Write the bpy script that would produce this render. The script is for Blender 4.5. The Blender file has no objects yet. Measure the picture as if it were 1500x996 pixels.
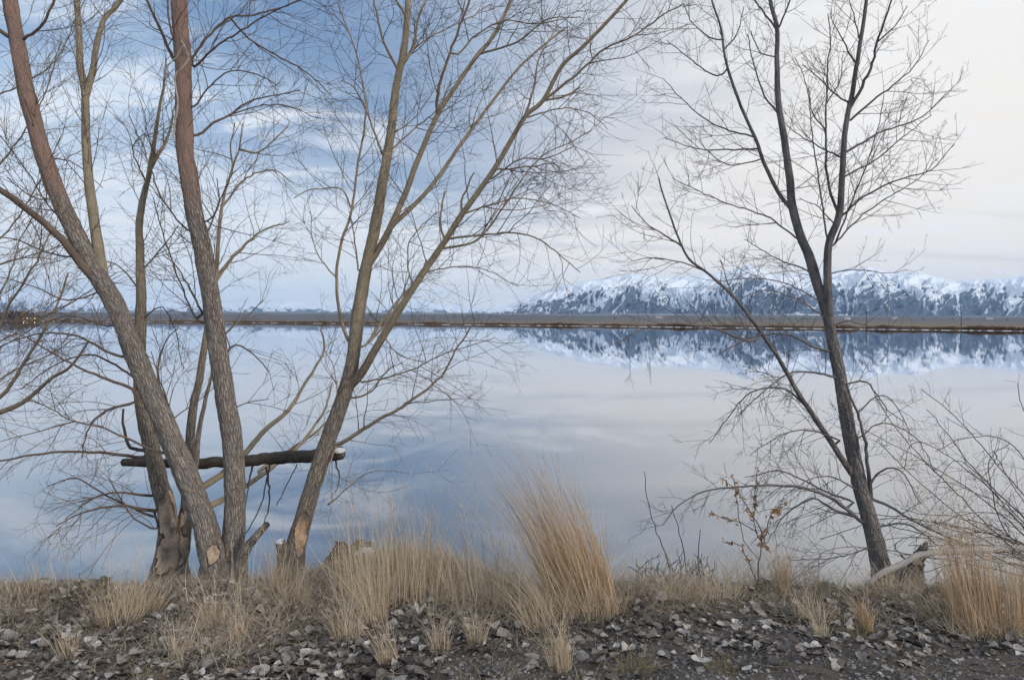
import bpy, math, random
import numpy as np
from mathutils import Vector, Matrix, noise as mn
R = math.radians
random.seed(7); rng = np.random.default_rng(7)
S = bpy.context.scene; COL = S.collection

# ------------------------------------------------------------------ camera
CZ, F, A = 1.6, 1000.0, R(0.32)
HX, HY = 750.0, 470.0
cam = bpy.data.cameras.new('camera'); cam.sensor_width = 36; cam.lens = 24
cam.shift_y = -28/1500; cam.clip_start = .05; cam.clip_end = 90000
co = bpy.data.objects.new('camera', cam); COL.objects.link(co); S.camera = co
ca, sa = math.cos(A), math.sin(A)
co.matrix_world = Matrix(((ca, -sa, 0, 0), (0, 0, -1, 0), (sa, ca, 0, CZ), (0, 0, 0, 1)))
def P(px, py, d):
    dx, dy = px-HX, py-HY
    return (d*(dx*ca+dy*sa)/F, d, CZ-d*(-dx*sa+dy*ca)/F)
def G(px, py):                       # the point of the flat bank seen at a pixel
    dx, dy = px-HX, py-HY
    return P(px, py, CZ*F/(-dx*sa+dy*ca))

# ------------------------------------------------------------------ world
SUN_EL, SUN_AZ = R(20), R(122)
W = bpy.data.worlds.new('World'); S.world = W; W.use_nodes = True
nt = W.node_tree; nt.nodes.clear()
class NG:
    def __init__(s, nt): s.nt = nt
    def n(s, t, **k):
        x = s.nt.nodes.new(t)
        for a, v in k.items(): setattr(x, a, v)
        return x
    def put(s, sock, v):
        if isinstance(v, bpy.types.NodeSocket): s.nt.links.new(v, sock)
        else: sock.default_value = v
    def m(s, op, a, b=0., c=0.):
        x = s.n('ShaderNodeMath', operation=op)
        s.put(x.inputs[0], a); s.put(x.inputs[1], b); s.put(x.inputs[2], c)
        return x.outputs[0]
    def mix(s, f, a, b, blend='MIX'):
        x = s.n('ShaderNodeMix', data_type='RGBA', blend_type=blend)
        s.put(x.inputs[0], f)
        for i, v in ((6, a), (7, b)):
            if isinstance(v, (tuple, list)): v = (*v, 1) if len(v) == 3 else v
            s.put(x.inputs[i], v)
        return x.outputs[2]
    def rng(s, v, a, b, c=0., d=1., smooth=True):
        x = s.n('ShaderNodeMapRange', interpolation_type='SMOOTHSTEP' if smooth else 'LINEAR')
        for i, q in enumerate((v, a, b, c, d)): s.put(x.inputs[i], q)
        return x.outputs[0]
    def noise(s, vec, scale, detail=4, rough=.55, dist=0., dim='3D'):
        x = s.n('ShaderNodeTexNoise', noise_dimensions=dim)
        if vec is not None: s.put(x.inputs['Vector'], vec)
        x.inputs['Scale'].default_value = scale; x.inputs['Detail'].default_value = detail
        x.inputs['Roughness'].default_value = rough; x.inputs['Distortion'].default_value = dist
        return x.outputs[0]
    def map(s, vec, scale=(1, 1, 1), loc=(0, 0, 0), rot=(0, 0, 0)):
        x = s.n('ShaderNodeMapping'); s.put(x.inputs[0], vec)
        x.inputs['Location'].default_value = loc; x.inputs['Scale'].default_value = scale
        x.inputs['Rotation'].default_value = rot
        return x.outputs[0]
    def dot(s, v, c):
        x = s.n('ShaderNodeVectorMath', operation='DOT_PRODUCT'); s.put(x.inputs[0], v); x.inputs[1].default_value = c
        return x.outputs['Value']
g = NG(nt)
out = g.n('ShaderNodeOutputWorld'); bg = g.n('ShaderNodeBackground')
nt.links.new(bg.outputs[0], out.inputs[0])
sky = g.n('ShaderNodeTexSky', sky_type='NISHITA', sun_disc=False, sun_elevation=SUN_EL, sun_rotation=SUN_AZ)
tc = g.n('ShaderNodeTexCoord').outputs['Generated']
sep = g.n('ShaderNodeSeparateXYZ'); g.put(sep.inputs[0], tc); X, Y, Z = sep.outputs
BGS = 0.10; k = 1/BGS
zz = g.m('ADD', g.m('MAXIMUM', Z, 0.), .12)
cx, cy = g.m('DIVIDE', X, zz), g.m('DIVIDE', Y, zz)
cmb = g.n('ShaderNodeCombineXYZ'); g.put(cmb.inputs[0], cx); g.put(cmb.inputs[1], cy)
cl = cmb.outputs[0]
def U(px, py):
    v = Vector(P(px, py, 1.0))-Vector((0, 0, CZ)); return tuple(v.normalized())
n1 = g.noise(g.map(cl, (.35, 1.0, 1), rot=(0, 0, R(-18))), 1.3, 7, .6, .6)
n2 = g.noise(g.map(cl, (.9, 1.25, 1), loc=(3, 1, 0), rot=(0, 0, R(-32))), 1.7, 8, .58, 1.0)
n3 = g.noise(g.map(cl, (.25, 1.6, 1), loc=(7, 4, 0), rot=(0, 0, R(12))), .9, 5, .5, .3)
warm = g.rng(g.dot(tc, U(1500, 250)), .55, 1.0)                    # towards the glow on the right
blue = g.rng(g.dot(tc, U(560, 20)), .74, .965)
blue = g.m('MULTIPLY', blue, g.rng(Z, .03, .22))
left = g.rng(g.dot(tc, U(250, 330)), .93, 1.0)                      # veil of wisps on the left
blue = g.m('SUBTRACT', g.m('ADD', blue, g.m('MULTIPLY', g.m('SUBTRACT', .5, n1), 1.3)), g.m('MULTIPLY', g.m('MAXIMUM', g.m('SUBTRACT', n2, .50), 0.), 2.2))
blue = g.m('SUBTRACT', blue, g.m('MULTIPLY', left, .55))
blue = g.rng(blue, 0.12, 1.0)
blue = g.m('MULTIPLY', blue, g.m('SUBTRACT', 1.0, g.m('MULTIPLY', warm, .8)))
behind = g.rng(Y, -.7, .25)
cool = g.mix(g.rng(Z, 0., .35), (.85*k, .885*k, .93*k), (.50*k, .66*k, .87*k))
wcol = g.mix(g.rng(Z, 0., .5), (.97*k, .905*k, .835*k), (.90*k, .885*k, .86*k))
cloud = g.mix(g.rng(X, -.45, .25), cool, wcol)
streak = g.m('MULTIPLY', g.rng(n3, .50, .68), .34)
cloud = g.mix(streak, cloud, (.5*k, .53*k, .58*k))
cloud = g.mix(g.m('MULTIPLY', g.rng(n2, .42, .72), .6), cloud, (.93*k, .94*k, .96*k))
cloud = g.mix(g.m('SUBTRACT', 1., behind), cloud, (.80*k, .84*k, .92*k))
skyc = g.mix(1.0, sky.outputs[0], (1.0, 1.0, 1.0), 'MULTIPLY')
skyb = g.mix(.75, skyc, (.155*k, .27*k, .49*k))
fin = g.mix(blue, cloud, skyb)
nt.links.new(fin, bg.inputs[0]); bg.inputs[1].default_value = BGS

sl = bpy.data.lights.new('sun', 'SUN'); sl.energy = 2.2; sl.angle = R(11); sl.color = (1, .86, .72)
so = bpy.data.objects.new('sun', sl); COL.objects.link(so)
sd = Vector((math.sin(SUN_AZ)*math.cos(SUN_EL), math.cos(SUN_AZ)*math.cos(SUN_EL), math.sin(SUN_EL)))
so.rotation_euler = sd.to_track_quat('Z', 'Y').to_euler()
S.view_settings.view_transform = 'Standard'; S.view_settings.look = 'None'
S.view_settings.exposure = 0.06; S.view_settings.gamma = 1
S.cycles.use_denoising = True; S.cycles.max_bounces = 6; S.cycles.transparent_max_bounces = 8
S.cycles.volume_bounces = 1; S.cycles.caustics_reflective = False; S.cycles.caustics_refractive = False

# ------------------------------------------------------------------ helpers
def mesh_np(name, V, Q, mat, parent=None, attrs=None, smooth=True, tri=False):
    """one mesh object from arrays; quads (N,4) or tris (N,3)"""
    me = bpy.data.meshes.new(name)
    V = np.asarray(V, np.float32); Q = np.asarray(Q, np.int32); k = Q.shape[1]
    me.vertices.add(len(V)); me.vertices.foreach_set('co', V.ravel())
    me.loops.add(Q.size); me.loops.foreach_set('vertex_index', Q.ravel())
    me.polygons.add(len(Q)); me.polygons.foreach_set('loop_start', np.arange(0, Q.size, k, dtype=np.int32))
    me.polygons.foreach_set('loop_total', np.full(len(Q), k, np.int32))
    me.polygons.foreach_set('use_smooth', np.full(len(Q), smooth, bool))
    me.update(calc_edges=True)
    for an, (ty, arr) in (attrs or {}).items():
        a = me.attributes.new(an, ty, 'POINT')
        a.data.foreach_set('vector' if ty == 'FLOAT_VECTOR' else 'value', np.asarray(arr, np.float32).ravel())
    for m_ in (mat if isinstance(mat, (list, tuple)) else [mat]): me.materials.append(m_)
    o = bpy.data.objects.new(name, me); COL.objects.link(o)
    if parent: o.parent = parent
    return o
def tag(o, label, cat, group=None, kind=None):
    if label: o['label'] = label
    if cat: o['category'] = cat
    if group: o['group'] = group
    if kind: o['kind'] = kind
    return o
def thing(name, label, cat, loc=(0, 0, 0), group=None):
    o = bpy.data.objects.new(name, None); COL.objects.link(o); o.location = loc; o.empty_display_size = .1
    return tag(o, label, cat, group)
def under(o, parent):                # parent a mesh built in world space to an Empty at its base
    o.parent = parent; o.matrix_parent_inverse = Matrix.Translation(-Vector(parent.location)); return o

def vnoise(x, y, seed=0):
    x = np.asarray(x, float); y = np.asarray(y, float)
    xi, yi = np.floor(x), np.floor(y); fx, fy = x-xi, y-yi
    fx = fx*fx*(3-2*fx); fy = fy*fy*(3-2*fy)
    def h(a, b): 
        v = np.sin(a*127.1+b*311.7+seed*74.7)*43758.5453; return v-np.floor(v)
    return (h(xi, yi)*(1-fx)+h(xi+1, yi)*fx)*(1-fy)+(h(xi, yi+1)*(1-fx)+h(xi+1, yi+1)*fx)*fy
def fbm(x, y, seed=0, o=4):
    t = 0; a = .5; x = np.asarray(x, float); y = np.asarray(y, float)
    for i in range(o): t = t+a*vnoise(x, y, seed+i); x = x*2.03+5.1; y = y*2.03+1.7; a *= .5
    return t/(1-.5**o)
def sst(t): t = np.clip(t, 0, 1); return t*t*(3-2*t)

WZ = -1.0                            # water level
def ground(x, y):
    x = np.asarray(x, float); y = np.asarray(y, float)
    z = .10*(fbm(x*.7, y*.7, 3)-.5)+.05*(fbm(x*3, y*3, 5)-.5)+.018*(fbm(x*12, y*12, 9, 3)-.5)
    z = z+.10*np.exp(-((x+.75)/.75)**2-((y-4.75)/.35)**2)           # low mound between the trees
    e = 4.06+.22*(fbm(x*1.1, x*0+2, 11)-.5)+.34*np.exp(-((x+.75)/.65)**4)
    t = sst((y-e)/1.7)
    return z-1.75*t
def gz(x, y): return float(ground(x, y))

# ------------------------------------------------------------------ materials
def newmat(name):
    m = bpy.data.materials.new(name); m.use_nodes = True; nt = m.node_tree; nt.nodes.clear(); g = NG(nt)
    o = g.n('ShaderNodeOutputMaterial'); b = g.n('ShaderNodeBsdfPrincipled'); nt.links.new(b.outputs[0], o.inputs[0])
    b.inputs['Roughness'].default_value = .85; b.inputs['Specular IOR Level'].default_value = .25
    return m, g, b, o
def attr(g, name, s='Vector'): return g.n('ShaderNodeAttribute', attribute_name=name).outputs[s]
def bump(g, b, h, strength, dist):
    x = g.n('ShaderNodeBump'); x.inputs['Strength'].default_value = strength; x.inputs['Distance'].default_value = dist
    g.put(x.inputs['Height'], h); g.nt.links.new(x.outputs[0], b.inputs['Normal'])
def bark(name, rough_a, rough_b, smooth_a, smooth_b, wood=(.58, .46, .36)):
    m, g, b, o = newmat(name)
    v = attr(g, 'bk'); age = attr(g, 'ag', 'Fac'); wd = attr(g, 'wd', 'Fac')
    warp = g.n('ShaderNodeVectorMath', operation='ADD'); g.put(warp.inputs[0], g.map(v, (85, 85, 13)))
    nz = g.n('ShaderNodeTexNoise'); g.put(nz.inputs['Vector'], g.map(v, (30, 30, 20))); nz.inputs['Scale'].default_value = 1
    sc = g.n('ShaderNodeVectorMath', operation='SCALE'); g.put(sc.inputs[0], nz.outputs['Color']); sc.inputs['Scale'].default_value = 1.1
    g.put(warp.inputs[1], sc.outputs[0])
    vo = g.n('ShaderNodeTexVoronoi', feature='DISTANCE_TO_EDGE'); g.put(vo.inputs['Vector'], warp.outputs[0]); vo.inputs['Scale'].default_value = 1.0
    fur = g.rng(vo.outputs['Distance'], .0, .22)
    fine = g.noise(g.map(v, (1, 1, .35)), 260, 4, .65)
    big = g.noise(g.map(v, (1, 1, .5)), 14, 4, .6)
    rc = g.mix(g.m('MULTIPLY', g.m('ADD', g.m('MULTIPLY', fur, .6), .4), g.rng(fine, .15, .7)), rough_a, rough_b)
    rc = g.mix(g.m('MULTIPLY', g.rng(big, .42, .7), .35), rc, tuple(c*.5 for c in rough_b))
    rc = g.mix(g.m('MULTIPLY', g.rng(g.noise(g.map(v, (1, 1, .4)), 26, 3, .6), .55, .7), .4), rc, (.36, .35, .32))
    len_ = g.noise(g.map(v, (1, 1, 9)), 42, 3, .6)
    scol = g.mix(g.rng(big, .3, .7), smooth_a, smooth_b)
    scol = g.mix(g.m('MULTIPLY', g.rng(len_, .58, .68), .6), scol, tuple(c*.35 for c in rough_b))
    scol = g.mix(g.m('MULTIPLY', g.rng(fine, .5, .8), .5), scol, tuple(c*.6 for c in smooth_a))
    scol = g.mix(g.m('MULTIPLY', g.m('SUBTRACT', 1., fur), .45), scol, tuple(c*.45 for c in rough_b))
    scol = g.mix(g.rng(g.noise(g.map(v, (1, 1, .12)), 90, 3, .6), .45, .75, 0., .4), scol, tuple(c*1.25 for c in smooth_a))
    a2 = g.rng(g.m('ADD', age, g.m('ADD', g.m('MULTIPLY', g.m('SUBTRACT', big, .5), .9), g.m('MULTIPLY', g.m('SUBTRACT', fine, .5), .5))), .2, .8)
    c = g.mix(a2, rc, scol)
    wn = g.noise(g.map(v, (1, 1, 6)), 70, 4, .6)
    wc = g.mix(g.rng(wn, .3, .7), wood, tuple(x*.42 for x in wood))
    wc = g.mix(g.rng(big, .45, .62), wc, (.24, .20, .17))
    wf = g.rng(g.m('ADD', wd, g.m('MULTIPLY', g.m('SUBTRACT', g.m('ADD', g.m('MULTIPLY', big, .5), g.m('MULTIPLY', fine, .5)), .5), 1.6)), .45, .60)
    c = g.mix(wf, g.mix(g.rng(wd, .05, .5), c, (.045, .038, .034)), wc)
    g.put(b.inputs['Base Color'], c)
    h = g.mix(wf, g.mix(a2, fur, g.m('ADD', g.m('MULTIPLY', fur, .35), g.m('MULTIPLY', len_, .25))), g.m('MULTIPLY', wn, .4))
    h = g.m('ADD', h, g.m('MULTIPLY', fine, .3))
    bump(g, b, h, 1., .009)
    return m
BK_A = bark('bark_tan', (.085, .075, .067), (.33, .29, .255), (.36, .31, .215), (.24, .21, .16))
BK_B = bark('bark_red', (.095, .085, .078), (.36, .32, .29), (.29, .185, .150), (.19, .138, .118))
BK_C = bark('bark_gold', (.085, .074, .066), (.33, .29, .25), (.37, .315, .225), (.26, .22, .16), (.66, .44, .27))
BK_D = bark('bark_dark', (.070, .067, .070), (.31, .29, .285), (.215, .205, .21), (.075, .072, .078))
BK_R = bark('bark_branch', (.06, .05, .045), (.2, .17, .15), (.19, .145, .115), (.11, .09, .078))
BK_L = bark('bark_log', (.022, .020, .020), (.105, .095, .088), (.09, .08, .072), (.05, .045, .042))
BK_P = bark('bark_pale', (.16, .155, .15), (.50, .49, .47), (.50, .49, .47), (.34, .33, .32))
def plain(name, col, col2=None, scale=20, rough=.85, bumpd=0, rn=False):
    m, g, b, o = newmat(name); b.inputs['Roughness'].default_value = rough
    tcx = g.n('ShaderNodeTexCoord').outputs['Object']
    n = g.noise(tcx, scale, 5, .6)
    f = attr(g, 'rn', 'Fac') if rn else g.rng(n, .3, .7)
    g.put(b.inputs['Base Color'], g.mix(f, col, col2 or tuple(c*.6 for c in col)))
    if bumpd: bump(g, b, n, .7, bumpd)
    return m
TW_A = plain('twig_tan', (.21, .165, .12), (.12, .095, .075), 3)
TW_B = plain('twig_red', (.15, .105, .085), (.085, .065, .055), 3)
TW_C = plain('twig_brown', (.15, .12, .095), (.07, .06, .055), 3)
TW_D = plain('twig_dark', (.15, .14, .145), (.095, .09, .094), 3)
TW_Y = plain('twig_yellow', (.34, .26, .17), (.20, .155, .11), 3)
SNOW = plain('snow', (.80, .82, .86), (.62, .66, .72), 30, .7, .01)
def straw(name, cols, transl=.25):
    m, g, b, o = newmat(name)
    r = attr(g, 'rn', 'Fac'); hgt = attr(g, 'bh', 'Fac')
    cr = g.n('ShaderNodeValToRGB'); e = cr.color_ramp.elements
    while len(e) < len(cols): e.new(.5)
    for i, c in enumerate(cols): e[i].position = i/(len(cols)-1); e[i].color = (*c, 1)
    g.put(cr.inputs[0], r)
    c = cr.outputs[0]
    g.put(b.inputs['Base Color'], c); b.inputs['Roughness'].default_value = .6
    t = g.n('ShaderNodeBsdfTranslucent'); g.put(t.inputs[0], c)
    mx = g.n('ShaderNodeMixShader'); mx.inputs[0].default_value = transl
    g.nt.links.new(b.outputs[0], mx.inputs[1]); g.nt.links.new(t.outputs[0], mx.inputs[2]); g.nt.links.new(mx.outputs[0], o.inputs[0])
    return m
STRAW = straw('straw', [(.28, .22, .15), (.49, .40, .28), (.63, .54, .41), (.74, .66, .53)])
STRAW_O = straw('straw_orange', [(.20, .125, .07), (.43, .30, .18), (.62, .47, .32), (.74, .64, .49)])
MAT_G = straw('matted_grass', [(.18, .145, .11), (.36, .30, .225), (.50, .43, .33), (.64, .57, .46)])
GREEN = straw('green_blades', [(.10, .105, .05), (.17, .16, .08), (.30, .25, .15), (.38, .31, .20)])

# ------------------------------------------------------------------ near bank
def grid_mesh(name, xs, ys, zf, mat, **k):
    XX, YY = np.meshgrid(xs, ys); ZZ = zf(XX, YY)
    V = np.stack([XX, YY, ZZ], -1).reshape(-1, 3); nx, ny = len(xs), len(ys)
    i = (np.arange(ny-1)[:, None]*nx+np.arange(nx-1)[None, :]).ravel()
    Q = np.stack([i, i+1, i+nx+1, i+nx], -1)
    return mesh_np(name, V, Q, mat, **k)
m, g, b, o = newmat('soil'); tcx = g.n('ShaderNodeTexCoord').outputs['Object']
n1 = g.noise(tcx, 3, 6, .6); n2 = g.noise(tcx, 60, 6, .7)
c = g.mix(g.rng(n1, .35, .65), (.055, .051, .048), (.11, .098, .088)); c = g.mix(g.rng(n2, .45, .75), c, (.20, .18, .16))
g.put(b.inputs['Base Color'], c); bump(g, b, g.m('ADD', n2, n1), 1., .02); SOIL = m
ext = np.array([6, 8, 12, 20, 35, 60, 120, 300, 900.])
xs = np.concatenate([-ext[::-1], np.arange(-5, 5.01, .035), ext])
ys = np.concatenate([[-600, -200, -60, -20, -8, -3, 0, 1, 1.8], np.arange(2.4, 6.8, .035), [7.5, 9]])
tag(grid_mesh('ground', xs, ys, ground, SOIL), 'dark soil bank in the foreground', None, kind='structure')

# ------------------------------------------------------------------ water
m, g, b, o = newmat('lake_water'); tcx = g.n('ShaderNodeTexCoord').outputs['Object']
g.nt.nodes.remove(b)
df = g.n('ShaderNodeBsdfDiffuse'); df.inputs['Color'].default_value = (.014, .034, .056, 1)
gl = g.n('ShaderNodeBsdfGlossy'); gl.inputs['Color'].default_value = (.97, .98, 1, 1); gl.inputs['Roughness'].default_value = .018
lw = g.n('ShaderNodeLayerWeight'); lw.inputs['Blend'].default_value = .5
rf = g.m('ADD', .22, g.m('MULTIPLY', g.m('POWER', lw.outputs['Facing'], 3.2), .76))
mx = g.n('ShaderNodeMixShader'); g.put(mx.inputs[0], rf); g.nt.links.new(df.outputs[0], mx.inputs[1]); g.nt.links.new(gl.outputs[0], mx.inputs[2]); g.nt.links.new(mx.outputs[0], o.inputs[0])
w1 = g.noise(g.map(tcx, (1, .35, 1)), .8, 3, .5); w2 = g.noise(g.map(tcx, (1, .5, 1)), .05, 3, .5)
bp = g.n('ShaderNodeBump'); bp.inputs['Distance'].default_value = 1.0; g.put(bp.inputs['Height'], g.m('ADD', g.m('MULTIPLY', w1, .0016), g.m('MULTIPLY', w2, .012))); g.nt.links.new(bp.outputs[0], gl.inputs['Normal']); WATER = m
tag(mesh_np('lake_water', [(-4000, 4.3, WZ), (4000, 4.3, WZ), (4000, 1500, WZ), (-4000, 1500, WZ)], [[0, 1, 2, 3]], WATER, smooth=False),
    'calm blue lake mirroring the sky and mountains', None, kind='structure')

# ------------------------------------------------------------------ far shore land
def shore_d(px):                     # distance of the far waterline along a pixel column
    t = np.clip((np.asarray(px, float)+1500)/4500, 0, 1)
    off = np.interp(px, [-2000, 0, 350, 750, 1100, 1500, 3500], [2.6, 4.2, 5.0, 6.6, 8.6, 11.0, 19])
    return 2.6*F/off
pxs = np.linspace(-1800, 3300, 900)
sd_ = shore_d(pxs)*(1+.012*(fbm(pxs*.02, pxs*0, 21)-.5))
rows = [(-4, WZ-.6), (1.0, WZ+.12), (3.5, WZ+.25), (8, WZ+.7), (14, WZ+.8), (20, WZ+.6), (60, WZ+.7), (200, WZ+1.2), (500, -.2+WZ+2), (1000, 4), (2000, 16), (3500, 34), (5500, 62), (7500, 90), (12000, 130), (30000, 150)]
V = []
for dd, z in rows:
    D = sd_+dd; 
    zz_ = z+(.35*(fbm(pxs*.05, pxs*0+dd, 4)-.5) if 5 < dd < 30 else 0)
    if dd >= 1000: zz_ = z*(1+.25*(fbm(pxs*.012, pxs*0+dd*.001, 8)-.5))
    V.append(np.stack([(pxs-HX)/F*D, D, zz_+0*D], -1))
V = np.concatenate(V); nx = len(pxs); i = (np.arange(len(rows)-1)[:, None]*nx+np.arange(nx-1)[None, :]).ravel()
m, g, b, o = newmat('far_field'); tcx = g.n('ShaderNodeTexCoord').outputs['Object']
n1 = g.noise(g.map(tcx, (.25, 1, 1)), .012, 5, .6); n2 = g.noise(g.map(tcx, (.3, 1, 1)), .0022, 5, .6)
sy = g.n('ShaderNodeSeparateXYZ'); g.put(sy.inputs[0], tcx)
c = g.mix(g.rng(n1, .35, .65), (.11, .085, .065), (.18, .14, .105))
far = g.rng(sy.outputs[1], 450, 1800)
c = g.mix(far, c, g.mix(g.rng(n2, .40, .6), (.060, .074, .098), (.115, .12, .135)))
sn = g.m('MULTIPLY', g.rng(g.noise(g.map(tcx, (.25, 1.6, 1)), .0014, 6, .6), .54, .60), g.rng(sy.outputs[1], 3500, 5500))
c = g.mix(sn, c, (.75, .78, .82)); g.put(b.inputs['Base Color'], c)
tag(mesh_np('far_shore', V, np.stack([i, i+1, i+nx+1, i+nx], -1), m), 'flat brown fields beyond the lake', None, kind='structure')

# reed band on the far dike
N = 26000; rp = rng.uniform(-350, 1850, N); off = rng.uniform(2.0, 9.0, N)
D = np.interp(rp, pxs, sd_)+off; bx = (rp-HX)/F*D
dens = fbm(rp*.03, rp*0, 31); keep = rng.random(N) < (.35+1.0*dens); rp, D, bx, dens = rp[keep], D[keep], bx[keep], dens[keep]; N = len(rp)
hh = rng.uniform(.3, 1.1, N)*(.05+1.9*dens**1.6); wdt = rng.uniform(.12, .5, N); zb = WZ+.1+np.clip((D-np.interp(rp, pxs, sd_)-2)*.10, 0, .6)
lean = rng.normal(0, .15, N)
V = np.stack([np.stack([bx-wdt, D, zb-.1], -1), np.stack([bx+wdt, D+.3, zb-.1], -1), np.stack([bx+wdt*.3+lean, D+.2, zb+hh], -1), np.stack([bx-wdt*.5+lean, D, zb+hh*.8], -1)], 1).reshape(-1, 3)
REED = plain('reed_brown', (.115, .072, .048), (.055, .040, .032), 5, rn=True)
tag(mesh_np('shore_reeds', V, np.arange(4*N).reshape(-1, 4), REED, attrs={'rn': ('FLOAT', np.repeat(rng.random(N), 4))}, smooth=False), 'dark brown reeds lining the far shore', 'reeds', kind='stuff')
# broken white ice line at the far waterline
V = []; Q = []; px_ = -300.
while px_ < 1800:
    L = rng.uniform(2, 15); gap = rng.uniform(1, 14)*(2 if px_ < 700 else 1)
    a = np.linspace(px_, px_+L, 5); D = np.interp(a, pxs, sd_)+.2; h = rng.uniform(.06, .15); b0 = len(V)
    for j in range(5):
        for (dy, dz) in ((-.6, -.05), (-.5, h), (1.6, h+.05)): V.append(((a[j]-HX)/F*(D[j]+dy), D[j]+dy, WZ+dz))
    for j in range(4):
        for r_ in range(2): Q.append((b0+3*j+r_, b0+3*j+3+r_, b0+3*j+4+r_, b0+3*j+1+r_))
    px_ += L+gap
tag(mesh_np('shore_ice', V, Q, SNOW, smooth=False), 'broken strip of white ice along the far waterline', None, kind='structure')

# ------------------------------------------------------------------ mountains
def mountain_mat(name, lo, hi, snowline, rock1, rock2, patch):
    m, g, b, o = newmat(name); tcx = g.n('ShaderNodeTexCoord').outputs['Object']
    ge = g.n('ShaderNodeNewGeometry'); s1 = g.n('ShaderNodeSeparateXYZ'); g.put(s1.inputs[0], ge.outputs['Normal'])
    mp = attr(g, 'mp'); hgt = attr(g, 'hh', 'Fac'); grv = attr(g, 'gr', 'Fac')
    n1 = g.noise(g.map(mp, (1, .8, 1)), 1/34, 5, .6, .6); n2 = g.noise(g.map(mp, (1, .62, 1)), 1/9, 5, .62, .7)
    n3 = g.noise(g.map(mp, (1, .7, 1)), 1/3.2, 4, .6, .4)
    f = g.m('ADD', g.m('MULTIPLY', hgt, 1.5), g.m('MULTIPLY', g.m('SUBTRACT', n1, .5), 1.9))
    f = g.m('ADD', f, g.m('MULTIPLY', g.m('SUBTRACT', n2, .5), .9))
    f = g.m('ADD', f, g.m('MULTIPLY', g.m('SUBTRACT', n3, .5), .5))
    f = g.m('ADD', f, g.m('MULTIPLY', s1.outputs[0], -.55))
    f = g.m('ADD', f, g.m('MULTIPLY', g.m('SUBTRACT', grv, .25), .25))
    f = g.rng(f, snowline-.10, snowline+.14)
    pn = g.rng(g.noise(g.map(tcx, (.35, 1, 2.2)), 1/450, 6, .6, .3), patch, patch+.06)
    f2 = g.m('MAXIMUM', f, g.m('MULTIPLY', pn, g.rng(hgt, .34, .12)))
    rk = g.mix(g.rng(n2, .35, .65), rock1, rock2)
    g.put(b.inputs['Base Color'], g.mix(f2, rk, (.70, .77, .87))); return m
def mountain(name, prof, D0, D1, snowline, patch, label, seed, ncol=1700, nrow=170, spur=.72):
    px = np.array([p[0] for p in prof], float); py = np.array([p[1] for p in prof], float)
    cols = np.linspace(px[0], px[-1], ncol)
    hor = HY+(cols-HX)*math.tan(A); crest = np.interp(cols, px, py)
    crest = crest-(fbm(cols*.055, cols*0+seed, seed+40, 5)-.5)*3.0
    H = np.maximum((hor-crest), 0.5)/F*D1
    T = np.concatenate([np.linspace(0, 1, nrow), [1.04, 1.12, 1.3]])
    CC, TT = np.meshgrid(cols, T); D = D0+(D1-D0)*TT
    # spurs: ridges that wander as they run down from the crest
    w = CC+90*(fbm(CC*.010, TT*2.0, seed)-.5)+22*(fbm(CC*.05, TT*7, seed+9)-.5)-34*TT
    r1 = 1-np.abs(2*fbm(w*.028, TT*1.6, seed+1, 3)-1)*2.0
    r2 = 1-np.abs(2*fbm(w*.085+3, TT*4.5, seed+2, 3)-1)*2.0
    w = w-40*TT
    r3 = 1-np.abs(2*fbm(w*.21, TT*6, seed+3, 3)-1)*2.0; r4 = 1-np.abs(2*fbm(w*.42, TT*14, seed+13, 2)-1)*2.0
    rel = .26*r1+.15*r2+.09*r3+.03*r4
    Tc = np.clip(TT, 0, 1); base = Tc**1.15
    env = np.sin(np.pi*Tc**.8)**.9*spur
    Hc = np.interp(CC, cols, H)
    Z = CZ+30+(Hc-30)*np.clip(base+env*(rel-.18)*.95, .0, 2)
    Z = np.minimum(Z, CZ+(Hc*.985/D1)*D+ (TT >= .995)*1e6)
    Z = np.where(TT > 1.001, CZ+Hc*(1-(TT-1)*2.2), Z); Z = np.where(np.abs(TT-1) < 1e-6, CZ+Hc, Z)
    Z[0] = -20
    Xw = (CC-HX)/F*D
    V = np.stack([Xw, D, Z], -1).reshape(-1, 3); nr = len(T)
    i = (np.arange(nr-1)[:, None]*ncol+np.arange(ncol-1)[None, :]).ravel()
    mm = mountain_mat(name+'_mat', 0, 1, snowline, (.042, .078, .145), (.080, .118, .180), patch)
    o = mesh_np(name, V, np.stack([i, i+1, i+ncol+1, i+ncol], -1), mm, attrs={'hh': ('FLOAT', (.65*(Z-CZ)/Hc+.35*(Z-CZ)/Hc.max()).ravel()), 'mp': ('FLOAT_VECTOR', np.stack([CC+34*TT+10*(fbm(CC*.02, TT*2, seed+5)-.5), TT*62+.03*CC, 0*CC], -1).reshape(-1, 3)), 'gr': ('FLOAT', (r2*.35+r3*.40+r4*.35).ravel())})
    return tag(o, label, None, kind='structure')
main = [(690, 462), (720, 456), (745, 446), (790, 429), (830, 416), (880, 408), (925, 401), (960, 406), (1000, 405), (1050, 400), (1080, 394), (1097, 388), (1110, 391), (1130, 403), (1160, 401), (1220, 397), (1270, 391), (1310, 400), (1340, 397), (1370, 405), (1400, 412), (1430, 409), (1470, 408), (1500, 404), (1600, 398), (1800, 410), (2200, 425), (2700, 440)]
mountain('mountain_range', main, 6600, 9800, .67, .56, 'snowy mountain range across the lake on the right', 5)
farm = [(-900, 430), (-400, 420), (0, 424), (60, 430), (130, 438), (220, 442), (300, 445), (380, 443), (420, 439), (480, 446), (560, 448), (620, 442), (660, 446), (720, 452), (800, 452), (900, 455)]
mountain('distant_mountains', farm, 17000, 24000, .55, .52, 'low pale snowy mountains far away on the left', 17, 800, 90)

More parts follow.
